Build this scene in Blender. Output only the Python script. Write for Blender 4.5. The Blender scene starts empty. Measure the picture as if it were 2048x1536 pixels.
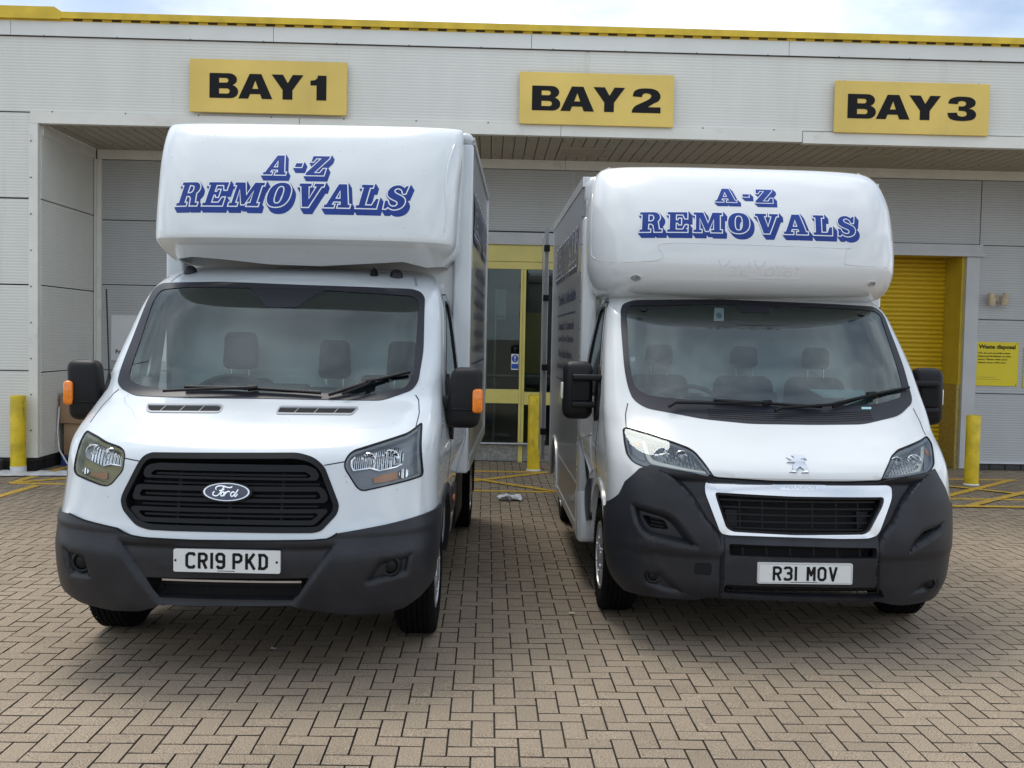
import bpy, bmesh, math, random
import numpy as np
from mathutils import Vector, Matrix
from mathutils.geometry import delaunay_2d_cdt

SC = bpy.context.scene
COL = SC.collection
rad = math.radians

# ------------------------------------------------------------------ camera, sky, sun, exposure
CAM_H, CAM_YAW, CAM_PITCH, CAM_ROLL, CAM_F = 1.72, rad(1.4), rad(2.53), rad(1.15), 2080.0 / 2048.0
_s, _c = math.sin(CAM_YAW), math.cos(CAM_YAW)
_f0, _r0, _u0 = Vector((_s, _c, 0)), Vector((_c, -_s, 0)), Vector((0, 0, 1))
_fw = _f0 * math.cos(CAM_PITCH) - _u0 * math.sin(CAM_PITCH)
_u1 = _f0 * math.sin(CAM_PITCH) + _u0 * math.cos(CAM_PITCH)
_rt = _r0 * math.cos(CAM_ROLL) + _u1 * math.sin(CAM_ROLL)
_up = -_r0 * math.sin(CAM_ROLL) + _u1 * math.cos(CAM_ROLL)
cam_d = bpy.data.cameras.new('camera')
cam_d.sensor_width, cam_d.lens = 36.0, 36.0 * CAM_F
cam_d.clip_start, cam_d.clip_end = 0.05, 5000
cam = bpy.data.objects.new('camera', cam_d)
cam.matrix_world = Matrix(((_rt.x, _up.x, -_fw.x, 0), (_rt.y, _up.y, -_fw.y, 0), (_rt.z, _up.z, -_fw.z, CAM_H), (0, 0, 0, 1)))
COL.objects.link(cam)
SC.camera = cam

SUN_ELEV, SUN_AZ = rad(62), rad(330)      # azimuth of the veiled sun, clockwise from +Y (behind the building, to the left)
world = bpy.data.worlds.new('World')
SC.world = world
world.use_nodes = True
wn, wl = world.node_tree.nodes, world.node_tree.links
wn.clear()
w_out, w_bg = wn.new('ShaderNodeOutputWorld'), wn.new('ShaderNodeBackground')
w_sky, w_tc, w_map = wn.new('ShaderNodeTexSky'), wn.new('ShaderNodeTexCoord'), wn.new('ShaderNodeMapping')
w_noise, w_ramp, w_mix = wn.new('ShaderNodeTexNoise'), wn.new('ShaderNodeValToRGB'), wn.new('ShaderNodeMixRGB')
w_n2, w_r2 = wn.new('ShaderNodeTexNoise'), wn.new('ShaderNodeValToRGB')
w_sky.sky_type = 'NISHITA'
w_sky.sun_disc = False
w_sky.sun_elevation, w_sky.sun_rotation = SUN_ELEV, SUN_AZ
w_sky.air_density, w_sky.dust_density, w_sky.ozone_density = 1.0, 1.0, 1.5
w_map.inputs['Scale'].default_value = (1, 1, 2.6)
w_noise.inputs['Scale'].default_value = 2.1
w_noise.inputs['Detail'].default_value = 7
w_noise.inputs['Roughness'].default_value = 0.55
w_ramp.color_ramp.elements[0].position, w_ramp.color_ramp.elements[0].color = 0.34, (0.15, 0.15, 0.15, 1)
w_ramp.color_ramp.elements[1].position, w_ramp.color_ramp.elements[1].color = 0.56, (1, 1, 1, 1)
w_n2.inputs['Scale'].default_value = 4.6
w_n2.inputs['Detail'].default_value = 6
w_r2.color_ramp.elements[0].position, w_r2.color_ramp.elements[0].color = 0.36, (5.2, 5.8, 6.6, 1)
w_r2.color_ramp.elements[1].position, w_r2.color_ramp.elements[1].color = 0.62, (9.7, 10.4, 11.1, 1)
wl.new(w_tc.outputs['Generated'], w_map.inputs['Vector'])
wl.new(w_map.outputs['Vector'], w_noise.inputs['Vector'])
wl.new(w_map.outputs['Vector'], w_n2.inputs['Vector'])
wl.new(w_noise.outputs['Fac'], w_ramp.inputs['Fac'])
wl.new(w_n2.outputs['Fac'], w_r2.inputs['Fac'])
wl.new(w_ramp.outputs['Color'], w_mix.inputs['Fac'])
wl.new(w_sky.outputs['Color'], w_mix.inputs['Color1'])
wl.new(w_r2.outputs['Color'], w_mix.inputs['Color2'])
wl.new(w_mix.outputs['Color'], w_bg.inputs['Color'])
w_bg.inputs['Strength'].default_value = 0.080
wl.new(w_bg.outputs['Background'], w_out.inputs['Surface'])

sun_d = bpy.data.lights.new('sun', 'SUN')
sun_d.energy, sun_d.angle, sun_d.color = 1.25, rad(26), (1.0, 0.94, 0.86)
sun = bpy.data.objects.new('sun', sun_d)
_sd = Vector((math.sin(SUN_AZ) * math.cos(SUN_ELEV), math.cos(SUN_AZ) * math.cos(SUN_ELEV), math.sin(SUN_ELEV)))
sun.rotation_euler = _sd.to_track_quat('Z', 'Y').to_euler()
COL.objects.link(sun)

SC.view_settings.view_transform = 'Standard'
SC.view_settings.look = 'None'
SC.view_settings.exposure = 0.90
SC.view_settings.gamma = 1.0
SC.cycles.use_denoising = True
SC.cycles.max_bounces = 8
SC.cycles.transparent_max_bounces = 16
SC.cycles.sample_clamp_indirect = 6.0
# ------------------------------------------------------------------ helpers
R = random.Random(7)

def mesh_obj(name, verts, faces, mat, parent=None, smooth=None, mats=None, fmat=None):
    me = bpy.data.meshes.new(name)
    me.from_pydata([tuple(v) for v in verts], [], faces)
    if mats:
        for m in mats: me.materials.append(m)
        if fmat: me.polygons.foreach_set('material_index', fmat)
    elif mat: me.materials.append(mat)
    if smooth is not None:
        me.polygons.foreach_set('use_smooth', [True] * len(me.polygons))
        me.set_sharp_from_angle(angle=rad(smooth))
    me.update()
    o = bpy.data.objects.new(name, me)
    COL.objects.link(o)
    if parent: o.parent = parent
    return o

def bm_obj(name, bm, mat, parent=None, smooth=None):
    me = bpy.data.meshes.new(name)
    bm.to_mesh(me); bm.free()
    if mat: me.materials.append(mat)
    if smooth is not None:
        me.polygons.foreach_set('use_smooth', [True] * len(me.polygons))
        me.set_sharp_from_angle(angle=rad(smooth))
    o = bpy.data.objects.new(name, me)
    COL.objects.link(o)
    if parent: o.parent = parent
    return o

def share(o, parent, loc=(0, 0, 0), rot=(0, 0, 0)):
    c = o.copy(); COL.objects.link(c); c.parent = parent
    c.location = loc; c.rotation_euler = rot
    return c

def tag(o, label, cat=None, group=None, kind=None):
    o['label'] = label
    if cat: o['category'] = cat
    if group: o['group'] = group
    if kind: o['kind'] = kind
    return o

def empty(name, loc=(0, 0, 0), rz=0.0):
    o = bpy.data.objects.new(name, None)
    o.empty_display_size = 0.2
    o.location = loc; o.rotation_euler = (0, 0, rz)
    COL.objects.link(o)
    return o

class MB:
    """collects boxes, tubes and lathes into one mesh"""
    def __init__(s): s.v, s.f = [], []
    def add(s, v, f):
        b = len(s.v); s.v += [tuple(p) for p in v]; s.f += [tuple(i + b for i in q) for q in f]
        return s
    def box(s, x0, x1, y0, y1, z0, z1):
        v = [(x, y, z) for x in (x0, x1) for y in (y0, y1) for z in (z0, z1)]
        return s.add(v, [(0, 1, 3, 2), (4, 6, 7, 5), (0, 4, 5, 1), (2, 3, 7, 6), (0, 2, 6, 4), (1, 5, 7, 3)])
    def rbox(s, x0, x1, y0, y1, z0, z1, r, seg=3, fn=None):
        bm = bmesh.new()
        bmesh.ops.create_cube(bm, size=1)
        for v in bm.verts:
            v.co = Vector(((x0 + x1) / 2 + v.co.x * (x1 - x0), (y0 + y1) / 2 + v.co.y * (y1 - y0), (z0 + z1) / 2 + v.co.z * (z1 - z0)))
        bmesh.ops.bevel(bm, geom=list(bm.edges), offset=r, segments=seg, affect='EDGES', profile=0.5)
        bm.verts.index_update()
        vs = [v.co.copy() for v in bm.verts]
        if fn: vs = [fn(p) for p in vs]
        fs = [[v.index for v in f.verts] for f in bm.faces]
        bm.free()
        return s.add(vs, fs)
    def tube(s, pts, r, n=10, cap=True):
        pts = [Vector(p) for p in pts]
        rs = r if isinstance(r, (list, tuple)) else [r] * len(pts)
        rings = []
        prev = None
        for i, p in enumerate(pts):
            a = pts[max(i - 1, 0)]; b = pts[min(i + 1, len(pts) - 1)]
            t = (b - a).normalized()
            if prev is None:
                k = Vector((0, 0, 1)) if abs(t.z) < 0.9 else Vector((1, 0, 0))
                u = t.cross(k).normalized()
            else:
                u = (prev - t * prev.dot(t)).normalized()
            prev = u
            w = t.cross(u)
            rings.append([p + (u * math.cos(q) + w * math.sin(q)) * rs[i] for q in [2 * math.pi * j / n for j in range(n)]])
        v = [p for ring in rings for p in ring]
        f = [(i * n + j, i * n + (j + 1) % n, (i + 1) * n + (j + 1) % n, (i + 1) * n + j) for i in range(len(pts) - 1) for j in range(n)]
        if cap:
            f.append(tuple(range(n))[::-1]); f.append(tuple((len(pts) - 1) * n + j for j in range(n)))
        return s.add(v, f)
    def lathe(s, prof, n=32, axis='z', c=(0, 0, 0), close=False):
        """prof: (radius, height) pairs"""
        v = []
        for r, h in prof:
            for j in range(n):
                a = 2 * math.pi * j / n
                p = (r * math.cos(a), r * math.sin(a), h)
                if axis == 'x': p = (h, r * math.cos(a), r * math.sin(a))
                elif axis == 'y': p = (r * math.cos(a), h, r * math.sin(a))
                v.append((p[0] + c[0], p[1] + c[1], p[2] + c[2]))
        f = [(i * n + j, i * n + (j + 1) % n, (i + 1) * n + (j + 1) % n, (i + 1) * n + j) for i in range(len(prof) - 1) for j in range(n)]
        return s.add(v, f)
    def build(s, name, mat, parent=None, smooth=None):
        o = mesh_obj(name, s.v, s.f, mat, parent, None)
        bm = bmesh.new(); bm.from_mesh(o.data)
        bmesh.ops.recalc_face_normals(bm, faces=bm.faces)
        bm.to_mesh(o.data); bm.free()
        if smooth is not None:
            o.data.polygons.foreach_set('use_smooth', [True] * len(o.data.polygons))
            o.data.set_sharp_from_angle(angle=rad(smooth))
        return o

def box_obj(name, x0, x1, y0, y1, z0, z1, mat, parent=None, bevel=0.0):
    if bevel: return MB().rbox(x0, x1, y0, y1, z0, z1, bevel, 2).build(name, mat, parent, 40)
    return MB().box(x0, x1, y0, y1, z0, z1).build(name, mat, parent)

# ---- flat outlines
def round_poly(p, r, n=4):
    out, m = [], len(p)
    for i in range(m):
        a, b, c = Vector(p[i - 1]), Vector(p[i]), Vector(p[(i + 1) % m])
        la, lc = (a - b).length, (c - b).length
        if la < 1e-6 or lc < 1e-6: continue
        d = min(r, .45 * la, .45 * lc)
        s, e = b + (a - b) * (d / la), b + (c - b) * (d / lc)
        for k in range(n + 1):
            t = k / n
            q = s * (1 - t) ** 2 + b * (2 * t * (1 - t)) + e * t * t
            out.append((q.x, q.y))
    return out

def area2(p): return sum(p[i - 1][0] * p[i][1] - p[i][0] * p[i - 1][1] for i in range(len(p)))

def inset(p, d):
    """move every edge of a closed outline inwards by d (outwards when negative)"""
    if area2(p) < 0: p = p[::-1]
    out, m = [], len(p)
    for i in range(m):
        a, b, c = Vector(p[i - 1]), Vector(p[i]), Vector(p[(i + 1) % m])
        if (b - a).length < 1e-7 or (c - b).length < 1e-7: continue
        t1, t2 = (b - a).normalized(), (c - b).normalized()
        n1, n2 = Vector((-t1.y, t1.x)), Vector((-t2.y, t2.x))
        h = n1 + n2
        if h.length < 1e-4: h = n1
        h.normalize()
        k = d / max(.5, h.dot(n1))
        out.append((b.x + h.x * k, b.y + h.y * k))
    return out

def stroke(pts, w, closed=False):
    """outline of a thick polyline; w may be a list"""
    P = [Vector(p) for p in pts]
    m = len(P)
    ws = w if isinstance(w, (list, tuple)) else [w] * m
    Lf, Rt = [], []
    for i in range(m):
        a = P[i - 1] if (i > 0 or closed) else P[i]
        c = P[(i + 1) % m] if (i < m - 1 or closed) else P[i]
        t1 = (P[i] - a).normalized() if (P[i] - a).length > 1e-9 else (c - P[i]).normalized()
        t2 = (c - P[i]).normalized() if (c - P[i]).length > 1e-9 else t1
        n1, n2 = Vector((-t1.y, t1.x)), Vector((-t2.y, t2.x))
        h = (n1 + n2)
        h = h.normalized() if h.length > 1e-4 else n1
        k = ws[i] / 2 / max(.5, h.dot(n1))
        Lf.append((P[i].x + h.x * k, P[i].y + h.y * k)); Rt.append((P[i].x - h.x * k, P[i].y - h.y * k))
    if closed: return [Lf, Rt]
    return [Lf + Rt[::-1]]

def ellipse(cx, cy, rx, ry, n=40, p=2.0):
    out = []
    for i in range(n):
        a = 2 * math.pi * i / n
        c, s = math.cos(a), math.sin(a)
        out.append((cx + rx * math.copysign(abs(c) ** (2 / p), c), cy + ry * math.copysign(abs(s) ** (2 / p), s)))
    return out

def inside(px, py, loops):
    r = np.zeros(px.shape, bool)
    for lp in loops:
        a = np.asarray(lp, float); b = np.roll(a, -1, 0)
        for (x0, y0), (x1, y1) in zip(a, b):
            if y0 == y1: continue
            c = ((y0 > py) != (y1 > py)) & (px < (x1 - x0) * (py - y0) / (y1 - y0) + x0)
            r ^= c
    return r

class Flat:
    """upright plane y = const (facing -y); u = x, v = z"""
    def __init__(s, y): s.y = y
    def uv(s, a, b): return (a, b)
    def xz(s, u, v): return (u, v)
    def pn(s, a, b): return Vector((a, s.y, b)), Vector((0, -1, 0))
class Ground:
    def __init__(s, z): s.z = z
    def uv(s, a, b): return (a, b)
    def xz(s, u, v): return (u, v)
    def pn(s, a, b): return Vector((a, b, s.z)), Vector((0, 0, 1))
class Side:
    """side of a vehicle: x = sign * hw(z) (u = depth y, v = height z)"""
    def __init__(s, sign, fn): s.s, s.fn = sign, fn
    def uv(s, a, b): return (a, b)
    def xz(s, u, v): return (u, v)
    def pn(s, a, b):
        e = .004
        d = (s.fn(a, b + e) - s.fn(a, b - e)) / (2 * e)
        g = (s.fn(a + e, b) - s.fn(a - e, b)) / (2 * e)
        return Vector((s.s * s.fn(a, b), a, b)), Vector((s.s, -g, -d)).normalized()
class Front:
    """front skin of a vehicle, addressed by (x, z)"""
    def __init__(s, skin):
        s.k = skin
        zs = np.linspace(skin.z0 - .1, skin.z1 + .1, 900)
        ys = np.array([skin.yc(z) for z in zs])
        s.zs = zs
        s.arc = np.concatenate([[0], np.cumsum(np.hypot(np.diff(zs), np.diff(ys)))])
    def uv(s, x, z):
        k = s.k
        d = x - k.xo
        return (math.copysign(abs(d) + k.base(x, z) - k.yc(z), d), float(np.interp(z, s.zs, s.arc)))
    def xz(s, u, v):
        k = s.k
        z = float(np.interp(v, s.arc, s.zs))
        hw, yc = k.hw(z), k.yc(z)
        t, lo, hi = abs(u), 0.0, hw
        if t > hw + k.L(z): return None
        for _ in range(22):
            m = (lo + hi) / 2
            if m + k.base(k.xo + m, z) - yc < t: lo = m
            else: hi = m
        return (k.xo + math.copysign(lo, u), z)
    def pn(s, x, z):
        k = s.k
        hw = k.hw(z)
        e = .003
        xa = max(k.xo - hw, x - e); xb = min(k.xo + hw, x + e)
        fx = (k(xb, z) - k(xa, z)) / (xb - xa)
        fz = (k(x, z + e) - k(x, z - e)) / (2 * e)
        return Vector((x, k(x, z), z)), Vector((fx, -1, fz)).normalized()

def patch(name, loops, surf, mat, parent=None, off=0.0, thick=0.012, step=0.03, smooth=38, density=True, edge=None, raw=False, feat=()):
    """a plate that lies on a surface: loops[0] is its outline, the others are holes (outlines in the surface's own coordinates)"""
    pts, edges, uvl = [], [], []
    es = edge or step
    for lp in loops:
        q = []
        for i in range(len(lp)):
            a, b = lp[i - 1], lp[i]
            ua, ub = surf.uv(*a), surf.uv(*b)
            n = max(1, int(math.hypot(ub[0] - ua[0], ub[1] - ua[1]) / es))
            for j in range(1, n + 1):
                t = j / n
                c = (a[0] + (b[0] - a[0]) * t, a[1] + (b[1] - a[1]) * t)
                if not q or abs(q[-1][0] - c[0]) + abs(q[-1][1] - c[1]) > 1e-6: q.append(c)
        uvq = [surf.uv(*c) for c in q]
        b0 = len(pts)
        for c, w in zip(q, uvq): pts.append((c, w))
        edges += [(b0 + i, b0 + (i + 1) % len(q)) for i in range(len(q))]
        uvl.append(uvq)
    for lp in feat:
        q = []
        for a, b in zip(lp[:-1], lp[1:]):
            n = max(1, int(math.hypot(b[0] - a[0], b[1] - a[1]) / es))
            q += [(a[0] + (b[0] - a[0]) * j / n, a[1] + (b[1] - a[1]) * j / n) for j in range(n)]
        q.append(lp[-1])
        uvq = [surf.uv(*c) for c in q]
        ok = inside(np.array([w[0] for w in uvq]), np.array([w[1] for w in uvq]), uvl)
        q = [c for c, k in zip(q, ok) if k]; uvq = [w for w, k in zip(uvq, ok) if k]
        b0 = len(pts)
        pts += list(zip(q, uvq))
        edges += [(b0 + i, b0 + i + 1) for i in range(len(q) - 1) if math.hypot(q[i + 1][0] - q[i][0], q[i + 1][1] - q[i][1]) < es * 2.2]
    fpts = np.array([w for _, w in pts[len(edges) * 0:]]) if feat else None
    nb = len(pts)
    if density:
        U = np.array([w for _, w in pts])
        u0, v0 = U.min(0); u1, v1 = U.max(0)
        gu, gv = np.meshgrid(np.arange(u0 + step / 2, u1, step), np.arange(v0 + step / 2, v1, step * .9))
        gu[1::2] += step / 2
        gu, gv = gu.ravel(), gv.ravel()
        if len(gu):
            ok = inside(gu, gv, uvl)
            gu, gv = gu[ok], gv[ok]
            for uvq in uvl:
                a = np.array(uvq); b = np.roll(a, -1, 0)
                for (x0, y0), (x1, y1) in zip(a, b):
                    if not len(gu): break
                    dx, dy = x1 - x0, y1 - y0
                    L2 = dx * dx + dy * dy + 1e-12
                    t = np.clip(((gu - x0) * dx + (gv - y0) * dy) / L2, 0, 1)
                    ok = np.hypot(gu - x0 - t * dx, gv - y0 - t * dy) > step * .42
                    gu, gv = gu[ok], gv[ok]
            if feat and len(gu):
                nf = sum(len(l) for l in uvl)
                for (x0, y0) in fpts[nf:]:
                    ok = np.hypot(gu - x0, gv - y0) > step * .45
                    gu, gv = gu[ok], gv[ok]
            for u, v in zip(gu, gv):
                c = surf.xz(float(u), float(v))
                if c: pts.append((c, (float(u), float(v))))
    r = delaunay_2d_cdt([Vector(w) for _, w in pts], edges, [], 0, 1e-7)
    vco, tris, orig = r[0], r[2], r[3]
    V = np.array([(p.x, p.y) for p in vco])
    T = np.array(tris)
    cen = V[T].mean(1)
    keep = inside(cen[:, 0], cen[:, 1], uvl)
    T = T[keep]
    used = sorted(set(T.ravel().tolist()))
    idx = {k: i for i, k in enumerate(used)}
    P, N = [], []
    for k in used:
        c = pts[orig[k][0]][0] if orig[k] and orig[k][0] < len(pts) else surf.xz(*V[k])
        p, n = surf.pn(*c)
        P.append(p + n * off); N.append(n)
    F = [tuple(idx[k] for k in t) for t in T.tolist()]
    # orientation along the surface normal
    s = 0
    for t in F[:40]:
        s += (P[t[1]] - P[t[0]]).cross(P[t[2]] - P[t[0]]).dot(N[t[0]])
    if s < 0: F = [t[::-1] for t in F]
    if thick:
        cnt = {}
        for t in F:
            for i in range(3):
                e = (t[i], t[(i + 1) % 3])
                cnt[e] = cnt.get(e, 0) + 1
        low = {}
        for (a, b) in list(cnt):
            if (b, a) not in cnt:
                for k in (a, b):
                    if k not in low:
                        low[k] = len(P); P.append(P[k] - N[k] * thick); N.append(N[k])
                F.append((a, low[a], low[b], b))
    if raw: return P, F
    return mesh_obj(name, P, F, mat, parent, smooth)

def text_loops(body, size=1.0, bold=0.0, shear=0.0, spacing=1.0, align='LEFT'):
    """mesh of the built-in font: returns (verts2d, faces)"""
    cu = bpy.data.curves.new('text', 'FONT')
    cu.body, cu.size, cu.offset, cu.shear, cu.space_character = body, size, bold, shear, spacing
    cu.align_x = align
    cu.resolution_u = 3
    o = bpy.data.objects.new('text', cu)
    COL.objects.link(o)
    dg = bpy.context.evaluated_depsgraph_get()
    me = bpy.data.meshes.new_from_object(o.evaluated_get(dg))
    v = [(p.co.x, p.co.y) for p in me.vertices]
    f = [tuple(p.vertices) for p in me.polygons]
    bpy.data.objects.remove(o); bpy.data.curves.remove(cu); bpy.data.meshes.remove(me)
    return v, f

def text_on(name, body, surf, box, mat, parent, off=.002, bold=.02, shear=0.0, words=False):
    """built-in lettering fitted to a rectangle (a0, b0, a1, b1) of a surface; a may run backwards"""
    v, f = text_loops(body, 1.0, bold, shear)
    xs, ys = [p[0] for p in v], [p[1] for p in v]
    x0, x1, y0, y1 = min(xs), max(xs), min(ys), max(ys)
    a0, b0, a1, b1 = box
    P = []
    for x, y in v:
        c = (a0 + (a1 - a0) * (x - x0) / (x1 - x0), b0 + (b1 - b0) * (y - y0) / (y1 - y0))
        p, n = surf.pn(*c)
        P.append(p + n * off)
    if not words: return mesh_obj(name, P, f, mat, parent)
    iv = sorted((min(v[i][0] for i in t), max(v[i][0] for i in t), t) for t in f)
    groups, end = [], None
    for a, b, t in iv:
        if end is None or a > end + .14: groups.append([])
        groups[-1].append(t); end = b if end is None or b > end else end
    for gr in groups:
        us = sorted(set(i for t in gr for i in t)); ix = {k: n for n, k in enumerate(us)}
        mesh_obj(name, [P[k] for k in us], [tuple(ix[i] for i in t) for t in gr], mat, parent)

# ---- materials
def mat(name, col, rough=.5, metal=0.0, spec=.5, coat=0.0, noise=None, bump=None, emit=None, trans=None, alpha=None):
    """noise = (scale, amount, detail) mottles the colour; bump = (scale, strength, kind)"""
    m = bpy.data.materials.new(name)
    m.use_nodes = True
    n, l = m.node_tree.nodes, m.node_tree.links
    b = n['Principled BSDF']
    b.inputs['Base Color'].default_value = (*col, 1)
    b.inputs['Roughness'].default_value = rough
    b.inputs['Metallic'].default_value = metal
    b.inputs['Specular IOR Level'].default_value = spec
    b.inputs['Coat Weight'].default_value = coat
    b.inputs['Coat Roughness'].default_value = .04
    if noise or bump:
        tc = n.new('ShaderNodeTexCoord')
    if noise:
        tx = n.new('ShaderNodeTexNoise')
        tx.inputs['Scale'].default_value, tx.inputs['Detail'].default_value = noise[0], noise[2] if len(noise) > 2 else 5
        mx = n.new('ShaderNodeMixRGB')
        mx.inputs['Color1'].default_value = (*[c * (1 - noise[1]) for c in col], 1)
        mx.inputs['Color2'].default_value = (*[min(1, c * (1 + noise[1])) for c in col], 1)
        rp = n.new('ShaderNodeMapRange')
        rp.inputs['From Min'].default_value, rp.inputs['From Max'].default_value = .3, .7
        l.new(tc.outputs['Object'], tx.inputs['Vector']); l.new(tx.outputs['Fac'], rp.inputs['Value'])
        l.new(rp.outputs['Result'], mx.inputs['Fac']); l.new(mx.outputs['Color'], b.inputs['Base Color'])
    if bump:
        bp = n.new('ShaderNodeBump')
        bp.inputs['Strength'].default_value = bump[1]
        bp.inputs['Distance'].default_value = bump[3] if len(bump) > 3 else .01
        if bump[2] == 'noise':
            t2 = n.new('ShaderNodeTexNoise'); t2.inputs['Scale'].default_value = bump[0]; t2.inputs['Detail'].default_value = 4
            h = t2.outputs['Fac']
        else:
            t2 = n.new('ShaderNodeTexWave'); t2.wave_type = 'BANDS'; t2.bands_direction = bump[2]; t2.wave_profile = 'SIN'
            t2.inputs['Scale'].default_value = bump[0]; h = t2.outputs['Fac']
        l.new(tc.outputs['Object'], t2.inputs['Vector'])
        l.new(h, bp.inputs['Height']); l.new(bp.outputs['Normal'], b.inputs['Normal'])
    if emit:
        b.inputs['Emission Color'].default_value = (*emit[0], 1); b.inputs['Emission Strength'].default_value = emit[1]
    return m

def glass_mat(name, tint, ior=1.5, rough=.0, gain=1.0):
    m = bpy.data.materials.new(name)
    m.use_nodes = True
    n, l = m.node_tree.nodes, m.node_tree.links
    n.clear()
    o, mx, fr = n.new('ShaderNodeOutputMaterial'), n.new('ShaderNodeMixShader'), n.new('ShaderNodeFresnel')
    t, g = n.new('ShaderNodeBsdfTransparent'), n.new('ShaderNodeBsdfGlossy')
    fr.inputs['IOR'].default_value = ior
    t.inputs['Color'].default_value = (*tint, 1)
    g.inputs['Roughness'].default_value = rough
    g.inputs['Color'].default_value = (gain * .90, gain * .99, gain, 1)
    l.new(fr.outputs['Fac'], mx.inputs['Fac']); l.new(t.outputs[0], mx.inputs[1]); l.new(g.outputs[0], mx.inputs[2])
    l.new(mx.outputs[0], o.inputs['Surface'])
    return m
def pchip(xs, ys):
    n = len(xs)
    h = [xs[i+1]-xs[i] for i in range(n-1)]
    d = [(ys[i+1]-ys[i])/h[i] for i in range(n-1)]
    m = [0.0]*n
    m[0], m[-1] = d[0], d[-1]
    for i in range(1, n-1):
        if d[i-1]*d[i] > 0:
            w1, w2 = 2*h[i]+h[i-1], h[i]+2*h[i-1]
            m[i] = (w1+w2)/(w1/d[i-1]+w2/d[i])
    def f(x):
        if x <= xs[0]: return ys[0]+m[0]*(x-xs[0])
        if x >= xs[-1]: return ys[-1]+m[-1]*(x-xs[-1])
        lo, hi = 0, n-1
        while hi-lo > 1:
            k = (lo+hi)//2
            if xs[k] <= x: lo = k
            else: hi = k
        t = (x-xs[lo])/h[lo]
        t2, t3 = t*t, t*t*t
        return ((2*t3-3*t2+1)*ys[lo]+(t3-2*t2+t)*h[lo]*m[lo]+(3*t2-2*t3)*ys[hi]+(t3-t2)*h[lo]*m[hi])
    return f

def sstep(a, b, x):
    t = (x-a)/(b-a)
    t = 0.0 if t < 0 else 1.0 if t > 1 else t
    return t*t*(3-2*t)

class Skin:
    """front skin of a vehicle: y (depth behind the bumper) as a function of x (across) and z (height)"""
    def __init__(s, rows, xo=0.0, extra=None):
        zs = [r[0] for r in rows]
        s.yc, s.hw, s.L, s.n = [pchip(zs, [r[k] for r in rows]) for k in (1, 2, 3, 4)]
        s.xo, s.extra = xo, extra
        s.z0, s.z1 = zs[0], zs[-1]
    def base(s, x, z):
        x = x-s.xo
        n = s.n(z)
        q = min(abs(x)/s.hw(z), 1.0)
        return s.yc(z)+s.L(z)*(1-(1-q**n)**(1/n))
    def __call__(s, x, z):
        y = s.base(x, z)
        if s.extra: y += s.extra(x-s.xo, z)
        return y

TR_ROWS = [  # z, centre depth, half width, corner depth, squareness : the left-hand van's cab
 (.24,.20,.88,.48,2.6),(.30,.09,.93,.50,2.6),(.38,.035,.965,.52,2.6),(.60,.0,.99,.55,2.6),(.72,.02,.995,.56,2.6),
 (.80,.05,.995,.57,2.6),(.95,.085,.99,.58,2.6),(1.08,.12,.99,.58,2.6),(1.14,.17,.99,.58,2.7),(1.22,.33,.99,.54,2.8),
 (1.30,.52,.98,.45,2.8),(1.38,.71,.97,.35,2.8),(1.5,.83,.96,.30,2.8),(1.7,1.05,.945,.27,2.8),(1.9,1.26,.925,.26,2.8),
 (2.00,1.38,.90,.26,2.8),(2.05,1.47,.885,.27,2.7),(2.10,1.58,.85,.30,2.6),(2.14,1.74,.80,.32,2.5),(2.165,1.95,.75,.32,2.4),(2.175,2.15,.72,.30,2.4)]
PG_ROWS = [  # the right-hand van's cab
 (.22,.13,.92,.50,2.7),(.28,.05,.96,.54,2.7),(.40,.005,1.0,.58,2.7),(.60,.0,1.02,.60,2.7),(.80,.02,1.02,.60,2.7),
 (.93,.05,1.02,.60,2.7),(1.0,.09,1.02,.58,2.7),(1.1,.23,1.02,.52,2.8),(1.2,.41,1.02,.44,2.8),(1.27,.53,1.02,.34,2.8),
 (1.35,.63,1.015,.28,2.8),(1.6,.86,.995,.24,2.8),(1.8,1.05,.97,.24,2.8),(1.94,1.19,.945,.24,2.8),(2.02,1.32,.91,.25,2.6),(2.15,1.7,.84,.26,2.4)]
TR_CAP = [ # the boxy over-cab fairing of the left-hand van
 (2.09,1.66,.80,.22,4.0),(2.13,1.58,.835,.26,4.0),(2.284,1.275,.938,.42,3.6),(2.296,1.265,.941,.43,3.6),(2.36,1.275,.944,.43,3.6),(2.6,1.35,.952,.41,3.6),(2.85,1.49,.962,.33,3.6),(3.0,1.62,.960,.26,3.6),(3.06,1.74,.955,.17,3.6),(3.085,1.90,.94,.05,3.6)]
PG_CAP = [ # the rounded over-cab fairing of the right-hand van
 (2.0,1.32,.93,.50,3.1),(2.04,1.16,.99,.58,3.1),(2.12,1.07,1.03,.62,3.1),(2.22,1.04,1.05,.64,3.1),(2.4,1.07,1.055,.63,3.1),(2.6,1.17,1.05,.56,3.1),(2.78,1.32,1.02,.45,3.1),(2.88,1.47,.98,.34,3.1),(2.93,1.62,.92,.24,3.1),(2.95,1.85,.84,.12,3.1)]
VANS = {'tr': dict(pos=(-1.2605, 5.03), yaw=2.0), 'pg': dict(pos=(1.755, 5.64), yaw=-0.23)}
CAPX = {'tr': .058, 'pg': -.02}
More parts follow.
